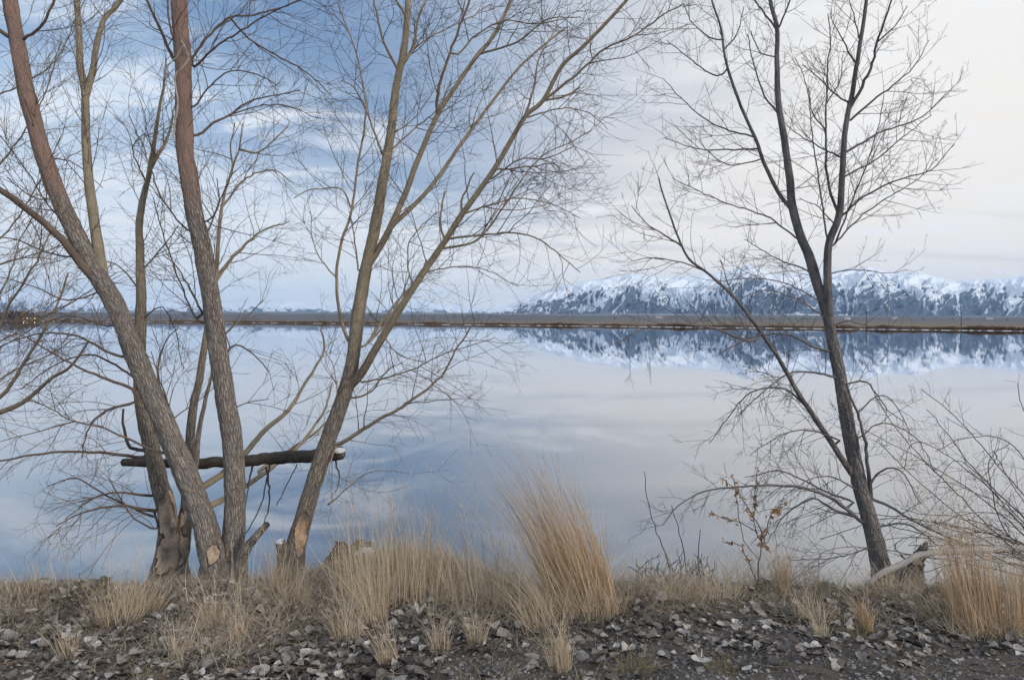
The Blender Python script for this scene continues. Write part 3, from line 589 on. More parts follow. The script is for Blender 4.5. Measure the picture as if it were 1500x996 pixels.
# --- D: the dark tree on the right
gD = G(1290, 838)
dn = dict(trop=(-.5, 0, -.7), L=.38, den=14)
dr = dict(trop=(.3, 0, -.7), L=.30, den=10)
tree('dark_barked_tree', 'dark-barked tree on the right with a tall V fork, standing before the bright water', 'tree', gD, BK_D, TW_D,
     [([(1298, 862), (1290, 828), (1277, 775), (1258, 705), (1242, 625), (1230, 550), (1220, 500), (1213, 465), (1206, 440), (1197, 415), (1185, 375), (1174, 350), (1161, 304), (1157, 261), (1149, 207), (1140, 148), (1138, 84), (1138, 42), (1128, 0), (1122, -50)], 38, 6, 4.4, 4.9, 1.2, .35, dict(t0=.5, den=6)),
      ([(1215, 470), (1213, 440), (1212, 410), (1214, 358), (1229, 316), (1233, 261), (1239, 186), (1248, 139), (1258, 76), (1267, 17), (1275, -40)], 19, 6, 4.6, 4.4, 1.2, 0, dict(t0=.25, den=6)),
      ([(1161, 310), (1140, 282), (1120, 240), (1107, 205), (1085, 155), (1064, 93), (1056, 42), (1043, 0), (1038, -40)], 9, 3.5, 4.75, 5.1, 1.2, 0, dict(t0=.2, den=7)),
      ([(1250, 696), (1213, 641), (1171, 578), (1138, 521), (1109, 479), (1072, 432), (1036, 400), (1010, 380), (993, 346), (972, 287), (965, 261)], 14, 3, 4.45, 4.1, .9, 0, dict(t0=.15, den=8))],
     [([(1225, 314), (1212, 261), (1210, 190), (1212, 110), (1216, 51), (1212, 20)], 6, 2, 4.55, 4.8), ([(1246, 164), (1271, 110), (1288, 55), (1305, 0), (1312, -30)], 7, 3, 4.5, 4.2),
      ([(1214, 358), (1208, 330), (1200, 270), (1190, 200), (1180, 120), (1165, 85)], 4, 1.5, 4.6, 4.4), ([(1138, 45), (1120, 20), (1105, 0)], 4, 3, 4.9, 5.0), ([(1138, 45), (1150, 20), (1158, 0), (1165, -20)], 4, 3, 4.9, 4.7),
      ([(1142, 170), (1120, 140), (1103, 90), (1095, 50)], 4, 2, 4.85, 5.0), ([(1138, 85), (1115, 78), (1100, 45)], 3, 2, 4.9, 4.8),
      ([(1098, 500), (1046, 482), (983, 474), (945, 480), (905, 505)], 7, 2, 4.2, 3.9, dict(**dn)),
      ([(1230, 520), (1195, 510), (1150, 490), (1100, 495), (1050, 520)], 6, 2, 4.5, 4.5, dict(**dn)), ([(1228, 555), (1190, 545), (1150, 550), (1100, 590), (1080, 610)], 5, 2, 4.5, 4.2, dict(**dn)),
      ([(1185, 600), (1150, 570), (1100, 575), (1060, 620), (1040, 650)], 5, 1.5, 4.35, 4.3, dict(**dn)), ([(1230, 645), (1180, 630), (1140, 640), (1100, 665)], 4, 1.5, 4.4, 4.1, dict(**dn)),
      ([(1262, 764), (1240, 745), (1213, 727), (1161, 712), (1098, 712), (1050, 716), (1025, 722), (994, 740), (970, 770)], 8, 2, 4.4, 4.1, dict(**dn)),
      ([(1255, 752), (1225, 748), (1190, 730), (1150, 755), (1120, 800)], 6, 1.5, 4.4, 4.3, dict(**dn)), ([(1250, 735), (1220, 725), (1180, 705), (1140, 690), (1090, 700)], 5, 1.5, 4.4, 4.6, dict(**dn)),
      ([(1262, 725), (1225, 700), (1190, 700), (1150, 725)], 4, 1.5, 4.4, 4.2, dict(**dn)), ([(1280, 800), (1230, 815), (1170, 820), (1150, 815)], 3, 1.5, 4.35, 4.1, dict(**dn)),
      ([(1168, 350), (1128, 320), (1069, 299), (1001, 270), (985, 262)], 4, 1.5, 4.75, 4.4), ([(1107, 202), (1043, 181), (997, 143), (972, 115)], 4, 1.5, 4.9, 5.1), ([(1102, 219), (1060, 220), (1026, 219), (972, 202)], 4, 1.5, 4.9, 4.7),
      ([(1065, 101), (1050, 112), (1014, 89), (976, 59)], 3.5, 1.5, 5.0, 5.1), ([(1058, 60), (1040, 55), (1015, 35), (1000, 5)], 3, 1.5, 5.0, 5.1), ([(1060, 75), (1080, 50), (1090, 10)], 3, 1.5, 5.0, 4.9),
      ([(1110, 235), (1070, 242), (1040, 225), (1025, 205)], 3, 1.5, 4.9, 5.0), ([(1072, 432), (1065, 410), (1055, 380)], 3, 1.5, 4.2, 4.3, dict(den=8)), ([(1000, 360), (975, 345), (945, 325), (925, 300)], 4, 1.5, 4.15, 4.0), ([(1030, 398), (1000, 385), (960, 378), (925, 382)], 3, 1.5, 4.2, 4.3),
      ([(1140, 282), (1175, 275), (1205, 272)], 2, 1.5, 4.8, 4.6), ([(1213, 425), (1180, 395), (1140, 380), (1090, 350)], 4, 1.5, 4.6, 4.9), ([(1205, 445), (1150, 415), (1100, 408), (1050, 412)], 3, 1.5, 4.6, 4.3), ([(1212, 470), (1170, 440), (1120, 425), (1080, 440)], 3, 1.5, 4.6, 4.4, dict(**dn)),
      ([(1232, 320), (1267, 287), (1322, 261), (1364, 249), (1397, 211)], 5, 1.5, 4.5, 4.3), ([(1220, 360), (1258, 320), (1305, 287), (1345, 262), (1375, 232)], 4, 1.5, 4.55, 4.8),
      ([(1246, 176), (1279, 148), (1322, 114), (1345, 90), (1360, 59)], 5, 1.5, 4.5, 4.3), ([(1241, 222), (1292, 194), (1347, 173), (1385, 139)], 5, 1.5, 4.5, 4.7), ([(1237, 262), (1280, 236), (1322, 202), (1364, 169)], 4, 1.5, 4.5, 4.6),
      ([(1222, 358), (1250, 290), (1270, 240), (1285, 190), (1295, 140)], 4, 1.5, 4.5, 4.1), ([(1248, 155), (1225, 140), (1195, 110), (1175, 95)], 4, 1.5, 4.5, 4.6), ([(1255, 95), (1235, 60), (1215, 20)], 4, 1.5, 4.4, 4.5),
      ([(1262, 60), (1250, 20), (1240, -10)], 3, 1.5, 4.4, 4.4), ([(1285, 65), (1310, 40), (1330, 10)], 3, 1.5, 4.3, 4.2), ([(1214, 400), (1250, 395), (1300, 400), (1330, 395)], 2.5, 1.2, 4.6, 4.5), ([(1222, 330), (1200, 305), (1170, 290)], 3, 1.5, 4.6, 4.7),
      ([(1236, 235), (1200, 215), (1160, 190), (1150, 180)], 4, 1.5, 4.5, 4.7), ([(1210, 190), (1190, 165), (1185, 130)], 3, 1.5, 4.7, 4.8), ([(1211, 150), (1230, 120), (1235, 80)], 3, 1.5, 4.7, 4.8),
      ([(1215, 480), (1245, 470), (1280, 480), (1330, 482)], 3, 1.5, 4.6, 4.5, dict(**dr)), ([(1275, 735), (1273, 700), (1266, 641), (1250, 590), (1240, 563)], 9, 4, 4.35, 4.4, dict(**dr)), ([(1262, 700), (1256, 650), (1245, 600), (1238, 575)], 6, 3, 4.4, 4.4, dict(**dr)),
      ([(1272, 715), (1290, 690), (1320, 690), (1350, 740)], 5, 1.5, 4.4, 4.2, dict(**dr)), ([(1262, 600), (1285, 580), (1310, 590), (1335, 640)], 3, 1.5, 4.4, 4.3, dict(**dr)), ([(1240, 560), (1270, 560), (1300, 600), (1330, 620)], 4, 1.5, 4.5, 4.4, dict(**dr)),
      ([(1282, 733), (1310, 745), (1344, 766), (1396, 790), (1440, 805)], 6, 3, 4.4, 4.6, dict(trop=(.3, 0, .5), den=10)), ([(1280, 770), (1330, 768), (1375, 800), (1390, 815)], 5, 2, 4.4, 4.5, dict(**dr)), ([(1250, 650), (1290, 620), (1340, 640), (1370, 690)], 3, 1.5, 4.4, 4.6, dict(**dr))],
     GR_D, 53, wk=.75)

# --- left tree outside the frame whose limbs reach in
tree('leaning_willow', 'yellow-barked tree rooted beyond the left edge with long limbs reaching into view', 'tree', (-5.2, 4.9, -.3), BK_A, TW_Y,
     [([(-290, 860), (-240, 760), (-180, 680), (-90, 640), (0, 604), (31, 591), (57, 570), (78, 552), (102, 538), (130, 500)], 30, 3, 5.2, 4.9, .3, .2, dict(t0=.6, den=8)),
      ([(-240, 760), (-150, 690), (-60, 630), (0, 581), (16, 563), (37, 529), (63, 487), (81, 453), (100, 400)], 14, 3, 5.2, 5.1, .3, 0, dict(t0=.6, den=8))],
     [([(-60, 620), (-20, 530), (0, 477), (12, 452), (30, 420), (60, 370), (75, 330)], 8, 3, 5.1, 5.2), ([(-90, 610), (0, 555), (26, 539), (65, 523), (112, 495)], 6, 2, 5.1, 5.2),
      ([(-100, 560), (-20, 460), (15, 400), (30, 350), (60, 300)], 5, 2, 5.2, 5.3), ([(-60, 520), (0, 500), (50, 470), (110, 440), (170, 400)], 4, 2, 5.2, 5.4), ([(-80, 400), (0, 350), (50, 280), (90, 200)], 4, 2, 5.4, 5.5),
      ([(-90, 420), (-10, 390), (60, 370), (130, 345)], 4, 2, 5.4, 5.5), ([(-80, 300), (0, 240), (60, 150), (90, 60)], 4, 2, 5.5, 5.6), ([(-60, 160), (20, 130), (80, 90), (110, 30)], 4, 2, 5.5, 5.6)],
     dict(GR_A, ang=(20, 50)), 61)

# ------------------------------------------------------------------ fallen log with snow on its end
lg = thing('fallen_log', 'dark bare log lodged level between the left trunks with snow on its end', 'log', P(340, 674, 4.95))
tb = Tubes()
pth, rd = limb([(180, 677), (260, 679), (340, 676), (420, 671), (500, 664)], 11, 21, 5.05, 4.86, .012, .03)
pth = np.concatenate([pth[:1], pth, pth[-1:]]); rd = np.concatenate([[.002], rd, [.002]]); tb.add(pth, rd, 28); tb.build('log', BK_L, lg, (), .16)
tb = Tubes()
for q, w in (([(390, 684), (395, 720), (392, 750), (380, 780)], 6), ([(370, 682), (362, 720), (360, 740)], 6), ([(435, 680), (420, 710), (405, 740)], 3), ([(490, 668), (497, 700), (492, 722)], 5), ([(395, 680), (385, 730), (370, 765), (345, 800)], 4)):
    pth, rd = limb(q, w*.65, 1.4, 4.93, 4.75, .008, .03); tb = Tubes(); tb.add(pth, rd, 8); tb.build('stub', BK_L, lg)
def blob(name, c, r, mat, parent=None, seed=0, amp=.25, sub=4):
    import bmesh
    bm = bmesh.new(); bmesh.ops.create_icosphere(bm, subdivisions=sub, radius=1)
    for v in bm.verts:
        n = mn.fractal(v.co*1.6+Vector((seed*3.3, 0, 0)), .6, 2, 4); v.co = v.co*(1+amp*n); v.co = Vector((v.co.x*r[0], v.co.y*r[1], v.co.z*r[2]))
    me = bpy.data.meshes.new(name); bm.to_mesh(me); bm.free(); me.materials.append(mat)
    for p in me.polygons: p.use_smooth = True
    o = bpy.data.objects.new(name, me); COL.objects.link(o)
    if parent: o.location = Vector(c)-Vector(parent.location); o.parent = parent
    else: o.location = c
    return o
tag(blob('snow_patch', P(497, 660, 4.83), (.042, .05, .020), SNOW, seed=1, amp=.12), 'small cap of snow on the right end of the dark log', 'snow')
tag(blob('snow_patch', P(411, 793, 4.50), (.030, .035, .016), SNOW, seed=2, amp=.15), 'lump of snow on the stub beside the golden tree foot', 'snow')
ROCKM = plain('stump_dark', (.10, .085, .07), (.035, .03, .027), 25, .95, .02)
tag(blob('rotten_stump', P(520, 822, 4.75), (.16, .14, .13), ROCKM, seed=3, amp=.5), 'dark rotten stump half hidden in grass, right of the golden tree foot', 'stump')
tag(blob('snow_patch', P(537, 812, 4.56), (.062, .05, .045), SNOW, seed=5, amp=.5), 'grainy snow patch on the dark rotten stump behind the grass', 'snow')

# pale fallen branch and pointed stump on the right
fb = thing('fallen_branch', 'bleached pale branch lying across the bank at the right, below the dark tree', 'branch', P(1271, 858, 4.15)); tb = Tubes()
pth, rd = limb([(1271, 857), (1290, 840), (1318, 829), (1345, 813), (1380, 808), (1420, 805), (1500, 803), (1600, 798)], 8, 12, 4.1, 4.5, .01, .03); pth = np.concatenate([pth[:1], pth]); rd = np.concatenate([[.001], rd]); tb.add(pth, rd, 14); tb.build('stem', BK_P, fb, (), .08)
tb = Tubes()
for q, w in (([(1330, 822), (1310, 800), (1322, 792)], 4), ([(1365, 810), (1340, 812), (1315, 812), (1300, 806)], 3), ([(1420, 806), (1460, 822), (1510, 826)], 6), ([(1400, 806), (1380, 780), (1370, 760)], 3)):
    pth, rd = limb(q, w, 1.5, 4.3, 4.2, .01, .03); tb.add(pth, rd, 8)
tb.build('side_shoot', BK_P, fb)
st = thing('pointed_stump', 'pointed gnawed stump behind the pale fallen branch', 'stump', P(1340, 850, 4.45)); tb = Tubes()
pth, rd = limb([(1325, 870), (1335, 840), (1345, 818), (1352, 805), (1358, 794)], 60, 5, 4.5, 4.5, .01, .012); tb.add(pth, rd, 28, np.zeros(len(pth))); tb.build('stump', BK_A, st, [(P(1350, 812, 4.42), .06, .02)], .18)

# leafless shrub outside the right edge whose shoots arch in
sh = thing('leafless_shrub', 'thicket of bare arching shoots leaning in from the right edge over the bright water', 'shrub', (3.75, 4.45, -.1)); rnd = random.Random(5); tw = Tubes(); st_ = Tubes()
GR_S = dict(ang=(25, 65), trop=(-.2, 0, -.1), wob=.12, lv=1, den={1: 14, 2: 8}, len={1: .10, 2: .26}, bden=9, flat=.5)
for q, w in (([(1570, 850), (1500, 760), (1440, 700), (1390, 638), (1360, 600)], 6), ([(1560, 860), (1470, 790), (1393, 713), (1330, 650), (1284, 584)], 5), ([(1570, 850), (1510, 740), (1460, 680), (1400, 610), (1350, 570)], 4),
             ([(1570, 860), (1490, 800), (1420, 765), (1340, 700), (1290, 650)], 4), ([(1580, 850), (1490, 720), (1455, 660), (1462, 668), (1440, 700)], 3), ([(1560, 850), (1475, 780), (1450, 700), (1455, 665), (1480, 650)], 4),
             ([(1570, 855), (1500, 800), (1400, 770), (1300, 760), (1200, 790)], 4), ([(1580, 840), (1530, 720), (1480, 650), (1420, 640), (1370, 660)], 4), ([(1570, 860), (1460, 820), (1380, 790), (1300, 790), (1240, 820)], 3.5),
             ([(1580, 850), (1520, 780), (1450, 750), (1390, 760), (1340, 790)], 3), ([(1575, 860), (1500, 830), (1430, 820), (1350, 840), (1300, 860)], 3), ([(1580, 850), (1540, 700), (1500, 600), (1490, 560)], 4)):
    pth, rd = limb(q, w*.62, 1.1, 4.45, rnd.uniform(3.9, 4.7), .008, .04); st_.add(pth, rd, 6); clothe(tw, pth, rd, GR_S, rnd, .2, 1, den=10)
for j in range(14):
    a = rnd.uniform(0, 1); x1 = 1540-rnd.uniform(120, 330); y1 = 860-rnd.uniform(20, 290)*(1-.3*a); q = [(1570+rnd.uniform(-10, 10), 858), (x1*.5+1570*.5, y1*.45+850*.55-rnd.uniform(5, 40)), (x1, y1), (x1-rnd.uniform(10, 50), y1+rnd.uniform(-20, 50))]
    pth, rd = limb(q, 2.6, 1.0, 4.45, rnd.uniform(4.0, 4.9), .01, .05); st_.add(pth, rd, 5); clothe(tw, pth, rd, GR_S, rnd, .25, 1, den=9)
st_.build('stems', TW_C, sh); tag(tw.build('twigs', TW_D, sh), None, None, kind='stuff')

# ------------------------------------------------------------------ sapling with withered leaves
def leaf_quads(C, Dv, Nv, L, Wd, curl, rn):
    """many little leaves: 3x3 grid each; C base points, Dv along, Nv normals"""
    M = len(C); Dv = Dv/np.linalg.norm(Dv, axis=1, keepdims=True); Sv = np.cross(Nv, Dv); Sv /= np.linalg.norm(Sv, axis=1, keepdims=True)+1e-9; Nn = np.cross(Dv, Sv)
    prof = [(-.35, .03), (0, .05), (.08, .62), (.28, .98), (.52, .92), (.78, .55), (1.0, .06)]; V = []
    for (t, w) in prof:
        for s in (-1, 0, 1):
            bend = (curl[:, 0]*(t-.5)**2*1.6+curl[:, 1]*abs(s)*w*.5)
            V.append(C+Dv*(L*t)[:, None]+Sv*(s*w*.5*Wd)[:, None]+Nn*(bend*L)[:, None])
    V = np.stack(V, 1).reshape(-1, 3); q = []
    for i in range(6):
        for j in range(2): a = i*3+j; q.append((a, a+1, a+4, a+3))
    Q = (np.array(q)[None]+(np.arange(M)*21)[:, None, None]).reshape(-1, 4)
    return V, Q, np.repeat(rn, 21)
LEAF_O = straw('withered_leaf', [(.30, .15, .07), (.42, .24, .12), (.40, .29, .18), (.50, .40, .27)], .3)
sp = thing('sapling', 'thin dark sapling with a few withered orange leaves left of the dark tree', 'sapling', G(1108, 868)); rnd = random.Random(8); tb = Tubes(); lp = []
for q, w, lv in (([(1106, 880), (1110, 840), (1116, 800), (1122, 782)], 7, 0), ([(1122, 784), (1128, 760), (1140, 742), (1152, 738)], 4, 10), ([(1120, 790), (1100, 750), (1080, 720), (1062, 703), (1055, 698)], 4, 26), ([(1118, 800), (1105, 770), (1106, 730), (1109, 690), (1108, 682)], 3.5, 22),
                 ([(1108, 850), (1085, 800), (1066, 795), (1058, 792)], 3.5, 14), ([(1110, 780), (1085, 765), (1060, 758), (1040, 752)], 3, 14), ([(1112, 820), (1090, 790), (1080, 740), (1075, 700)], 2.5, 8)):
    pth, rd = limb(q, w*.6, 1.2, 4.2, 4.2+rnd.uniform(-.1, .1), .01, .03); tb.add(pth, rd, 7)
    for j in range(lv): lp.append(pth[rnd.randrange(len(pth)//3, len(pth))]+np.array([rnd.gauss(0, .008) for _ in range(3)]))
for j in range(7): lp.append(np.array(P(1122+rnd.gauss(0, 4), 782+rnd.gauss(0, 9), 4.18)))
for j in range(4): lp.append(np.array(P(1143+rnd.gauss(0, 4), 748+rnd.gauss(0, 6), 4.18)))
tb.build('stems', TW_D, sp); lp = np.array(lp); M = len(lp); Dv = rng.normal(0, 1, (M, 3)); Dv[:, 2] -= .8
V, Q, rn_ = leaf_quads(lp, Dv, rng.normal(0, 1, (M, 3)), np.concatenate([rng.uniform(.012, .03, M-11), rng.uniform(.04, .065, 11)]), rng.uniform(.010, .028, M), rng.normal(0, .8, (M, 2)), rng.random(M))
under(mesh_np('leaves', V, Q, LEAF_O, attrs={'rn': ('FLOAT', rn_)}), sp)

# dark dead weeds at the water's edge
wd_ = thing('dead_weeds', 'cluster of short blackened weed stalks at the edge of the water, right of the big grass clump', 'weeds', G(985, 852)); rnd = random.Random(4); tb = Tubes()
for j in range(75):
    x = rnd.uniform(925, 1045); y = rnd.uniform(815, 840)-((x-985)/60)**2*-6; pth, rd = limb([(x+rnd.gauss(0, 9), 858), (x, y+12), (x+rnd.gauss(0, 9), y-rnd.uniform(-12, 14))], rnd.uniform(1.2, 2.2), 1.0, 4.35, 4.35, .014, .02); tb.add(pth, rd, 5)
for q in ([(992, 858), (970, 800), (950, 740), (945, 690)], [(1010, 858), (1000, 800), (985, 740)], [(1030, 856), (1022, 820), (1026, 776)]):
    pth, rd = limb(q, 2.4, 1.2, 4.4, 4.4, .01, .04); tb.add(pth, rd, 5)
tb.build('stalks', TW_D, wd_)

# ------------------------------------------------------------------ grass
def blades(B, D0, bend, L, W_, K=5, tipw=.15):
    """ribbons with K segments; B bases, D0 starting direction, bend added over the length"""
    N = len(B); t = np.linspace(0, 1, K+1)
    th = rng.uniform(0, np.pi, N); Sx = np.stack([np.cos(th), np.sin(th)*.6, np.zeros(N)], -1)
    Pn = B[:, None, :]+(D0[:, None, :]*t[None, :, None]+bend[:, None, :]*(t**2.2)[None, :, None])*L[:, None, None]
    w = (W_[:, None]*(1-(1-tipw)*t[None, :]**1.5))[..., None]*Sx[:, None, :]*.5
    V = np.stack([Pn-w, Pn+w], 2).reshape(-1, 3); i = np.arange(K)*2
    q = np.stack([i, i+1, i+3, i+2], -1); Q = (q[None]+(np.arange(N)*(K+1)*2)[:, None, None]).reshape(-1, 4)
    return V, Q
def clump(name, label, px, py, rx, ry, n, h, hv, lean, spread, mat, w=(.0016, .0038), group=None, droop=.35, cat='grass', seed=None, heads=0, parent_gz=True, matted=None):
    """a tussock: base ellipse on the bank at the pixel, blades fanning round a lean"""
    c = G(px, py); cz = gz(c[0], c[1]); base = (c[0], c[1], cz)
    root = thing(name, label, cat, base, group)
    th = rng.uniform(0, 2*np.pi, n); rr = np.sqrt(rng.random(n)); ox, oy = np.cos(th)*rr*rx, np.sin(th)*rr*ry
    B = np.stack([c[0]+ox, c[1]+oy, ground(c[0]+ox, c[1]+oy)-.01], -1)
    D = np.stack([lean[0]+ox/rx*spread+rng.normal(0, spread*.45, n), lean[1]+oy/ry*spread*.5+rng.normal(0, spread*.3, n), np.ones(n)], -1); D /= np.linalg.norm(D, axis=1, keepdims=True)
    be = np.stack([lean[0]*.5+rng.normal(0, droop*.6, n), rng.normal(0, droop*.4, n), -np.abs(rng.normal(0, droop*.5, n))], -1)
    L = h*(1-hv*rng.random(n)**.8)*(1.1-.25*rr)
    V, Q = blades(B, D, be, L, rng.uniform(*w, n))
    under(mesh_np('blades', V, Q, mat, attrs={'rn': ('FLOAT', np.repeat(rng.random(n), 12))}), root)
    if heads:                        # seed heads: short bristles round the upper third of some stalks
        idx = rng.choice(n, heads, replace=False); m_ = 14; t = rng.uniform(.72, 1.0, (heads, m_))
        hp = B[idx][:, None, :]+(D[idx][:, None, :]*t[..., None]+be[idx][:, None, :]*(t**2.2)[..., None])*L[idx][:, None, None]
        hp = hp.reshape(-1, 3); k_ = len(hp); dd = np.repeat(D[idx], m_, 0)+rng.normal(0, .45, (k_, 3))
        V, Q = blades(hp, dd, rng.normal(0, .2, (k_, 3)), rng.uniform(.008, .022, k_), rng.uniform(.0012, .0026, k_), 2)
        tag(under(mesh_np('seed_heads', V, Q, mat, attrs={'rn': ('FLOAT', np.repeat(rng.random(k_), 6))}), root), None, None, kind='stuff')
    return root
TG = 'dry grass tussocks on the bank'
# the big central clump, leaning left
clump('grass_clump', 'largest clump of tall orange-tan grass, centre of the bank, leaning left', 858, 890, .19, .12, 1000, 1.08, .72, (-.27, .0), .08, STRAW_O, group=TG, droop=.2, heads=60, w=(.0018, .0045))
clump('grass_clump', 'low bent tuft skirting the foot of the largest grass clump', 852, 902, .24, .10, 380, .30, .7, (-.1, -.12), .5, STRAW, group=TG, droop=.5, heads=40)
clump('grass_clump', 'low bent tuft skirting the foot of the rusty clump at the right edge', 1445, 926, .20, .09, 380, .26, .7, (-.15, -.12), .55, STRAW, group=TG, droop=.6)
clump('grass_clump', 'messy spreading stalks crossing in front of the largest grass clump', 850, 898, .20, .08, 260, .62, .7, (-.2, -.05), .34, STRAW, group=TG, droop=.35)
clump('grass_clump', 'wispy pale outer stalks at the left side of the largest grass clump', 826, 893, .20, .12, 150, 1.30, .6, (-.36, 0), .13, STRAW, group=TG, droop=.2, heads=60, w=(.0012, .0026))
clump('grass_clump', 'tall rusty grass clump at the right edge of the picture', 1430, 918, .12, .09, 430, .90, .75, (-.14, .0), .06, STRAW_O, group=TG, droop=.16, heads=40)
clump('grass_clump', 'second rusty grass clump touching the right edge, straighter and shorter', 1484, 922, .09, .08, 230, .66, .75, (-.03, 0), .06, STRAW_O, group=TG, droop=.16, heads=10)
clump('grass_clump', 'tall thin spiky stalks rising above the rusty clump at the right edge', 1425, 905, .14, .08, 40, 1.45, .35, (-.20, 0), .09, STRAW_O, group=TG, droop=.1, heads=38, w=(.0014, .0024))
T = [
 ('tall thin tan stalks standing among the trunks, right of the twin-stemmed tree', 404, 868, .05, 55, .60, (-.05, 0), .10, STRAW),
 ('wispy tall pale grass between golden tree and largest clump, nearer the golden tree', 555, 872, .22, 260, .92, (-.05, 0), .15, STRAW),
 ('wispy tall pale grass between golden tree and largest clump, middle of that stretch', 620, 868, .18, 190, .80, (.0, 0), .13, STRAW),
 ('wispy tall pale grass just left of the largest clump', 705, 872, .20, 170, .72, (-.1, 0), .18, STRAW),
 ('loose pale tuft in the litter at the lower left corner', 100, 952, .045, 60, .30, (-.12, 0), .22, STRAW),
 ('bushy pale tuft on the bank left of the gnawed pale tree', 170, 905, .11, 260, .34, (.0, 0), .38, STRAW),
 ('bent pale tuft in front of the gnawed pale tree', 205, 890, .10, 220, .34, (.08, 0), .42, STRAW),
 ('sparse fan-shaped tuft at the bottom, below the gnawed pale tree', 262, 955, .03, 46, .27, (0, 0), .42, STRAW),
 ('pale tuft at the foot of the twin-stemmed tree, left side', 312, 915, .05, 110, .30, (-.12, 0), .3, STRAW),
 ('narrow pale tuft at the foot of the twin-stemmed tree, right side', 352, 932, .03, 60, .26, (-.15, 0), .22, STRAW),
 ('low tuft under the stub beside the golden tree', 432, 880, .07, 120, .26, (.1, 0), .4, STRAW),
 ('tan tuft in the litter straight below the golden tree', 508, 930, .06, 120, .38, (-.08, 0), .28, STRAW),
 ('thick leaning tuft, first in the row of front tufts right of the golden tree', 545, 905, .07, 160, .44, (-.18, 0), .2, STRAW),
 ('front tuft nearest the bottom edge, right of the golden tree', 570, 962, .04, 70, .40, (-.18, 0), .2, STRAW),
 ('upright tuft in the litter under the wispy grass, left one of a pair', 643, 945, .04, 90, .28, (-.03, 0), .2, STRAW),
 ('upright tuft in the litter under the wispy grass, right one of a pair', 698, 940, .035, 100, .27, (-.03, 0), .18, STRAW),
 ('thin pale bundle in front of the largest clump, close to the bottom edge', 822, 975, .045, 130, .42, (-.12, 0), .16, STRAW),
 ('arching tuft at the left foot of the largest clump', 788, 912, .08, 150, .38, (-.2, 0), .35, STRAW),
 ('short greenish tuft at the bottom edge below the largest clump', 925, 985, .07, 110, .15, (0, 0), .6, GREEN),
 ('low tan tuft just right of the largest clump', 985, 880, .09, 150, .22, (.05, 0), .5, STRAW),
 ('rounded bent tuft between the largest clump and the sapling', 1050, 878, .12, 240, .25, (-.05, 0), .55, STRAW),
 ('upright rusty tuft standing by the sapling', 1148, 868, .04, 140, .42, (-.03, 0), .10, STRAW_O),
 ('arching tuft in front of the rusty tuft by the sapling', 1190, 905, .08, 150, .26, (-.08, 0), .45, STRAW),
 ('small bent tuft in the litter below the sapling', 1205, 935, .03, 70, .24, (-.2, 0), .22, STRAW),
 ('tight rust-coloured bundle in front of the dark tree foot', 1272, 925, .022, 150, .30, (-.17, 0), .10, STRAW_O),
 ('greenish tuft spreading at the base of the tight rust bundle', 1262, 935, .09, 90, .16, (0, 0), .8, GREEN),
 ('matted arching tuft at the foot of the dark tree', 1300, 868, .14, 260, .26, (-.05, 0), .7, STRAW),
 ('long drooping tuft between pale fallen branch and rusty right clump', 1385, 905, .12, 170, .40, (-.35, -.2), .5, STRAW),
 ('short greenish tuft at the bottom edge, lower left', 215, 988, .09, 90, .11, (0, 0), .6, GREEN),
 ('small tuft at the left edge by the water', 30, 872, .12, 140, .22, (0, 0), .5, STRAW),
 ('loose tall crossing stalks left of the golden tree, before the twin-stemmed stump', 330, 880, .22, 26, .62, (-.05, 0), .35, STRAW),
 ('thin scattered tall stalks along the water edge, far left of the trees', 130, 868, .35, 22, .55, (.0, 0), .3, STRAW),
 ('pair of tall single reeds at the left edge before the water', 62, 868, .05, 7, .72, (.0, 0), .08, STRAW),
 ('low brownish tuft at the bottom edge right of centre', 1060, 985, .06, 60, .14, (-.1, 0), .5, GREEN),
]
for (lb, px, py, r, n, h, lean, spr, mt) in T:
    clump('grass_tuft', lb, px, py, r*1.15, r*.8, int(n*1.5), h*(1.2 if h < .5 else 1.0), .75, lean, spr, mt, group=TG, droop=.45 if h < .45 else .22, heads=min(n//3, 60) if h > .5 else 0, w=(.0018, .0040) if h > .5 else (.0013, .0032))
# matted cover behind the litter
def cover(name, label, N, x0, x1, y0, y1, h, mat, lay, dfun, w=(.0012, .0032)):
    x = rng.uniform(x0, x1, N); y = rng.uniform(y0, y1, N); k_ = rng.random(N) < dfun(x, y); x, y = x[k_], y[k_]; n = len(x)
    B = np.stack([x, y, ground(x, y)-.005], -1)
    D = np.stack([rng.normal(0, lay, n), rng.normal(-.1, lay*.7, n), rng.uniform(.15, 1, n)], -1); D /= np.linalg.norm(D, axis=1, keepdims=True)
    hl = h*(.25+3.0*fbm(x*2.3, y*2.3, 77, 3)**2.4)*rng.uniform(.4, 1.4, n)
    V, Q = blades(B, D, np.stack([rng.normal(0, .3, n), rng.normal(0, .2, n), -np.abs(rng.normal(0, .3, n))], -1), hl, rng.uniform(*w, n), 4)
    pt = np.clip(.5*rng.random(n)+.75*fbm(x*2.5, y*2.5, 88, 3)-.12, 0, 1)
    tag(mesh_np(name, V, Q, mat, attrs={'rn': ('FLOAT', np.repeat(pt, 10))}), label, 'grass', kind='stuff')
def band(x, y):                     # where the bank carries grass; patchy towards the viewer
    e = 3.42-.22*sst((-x-.9)/.5)+.7*(fbm(x*1.4, x*0, 60)-.5)-.15*np.exp(-((x+1.6)/.9)**2); return sst((y-e)/.5)*(.2+1.2*fbm(x*2.2, y*2.2, 61))
cover('dry_grass', 'mat of short dry grass covering the top of the bank', 110000, -4.4, 4.4, 3.1, 4.7, .22, MAT_G, .75, band)
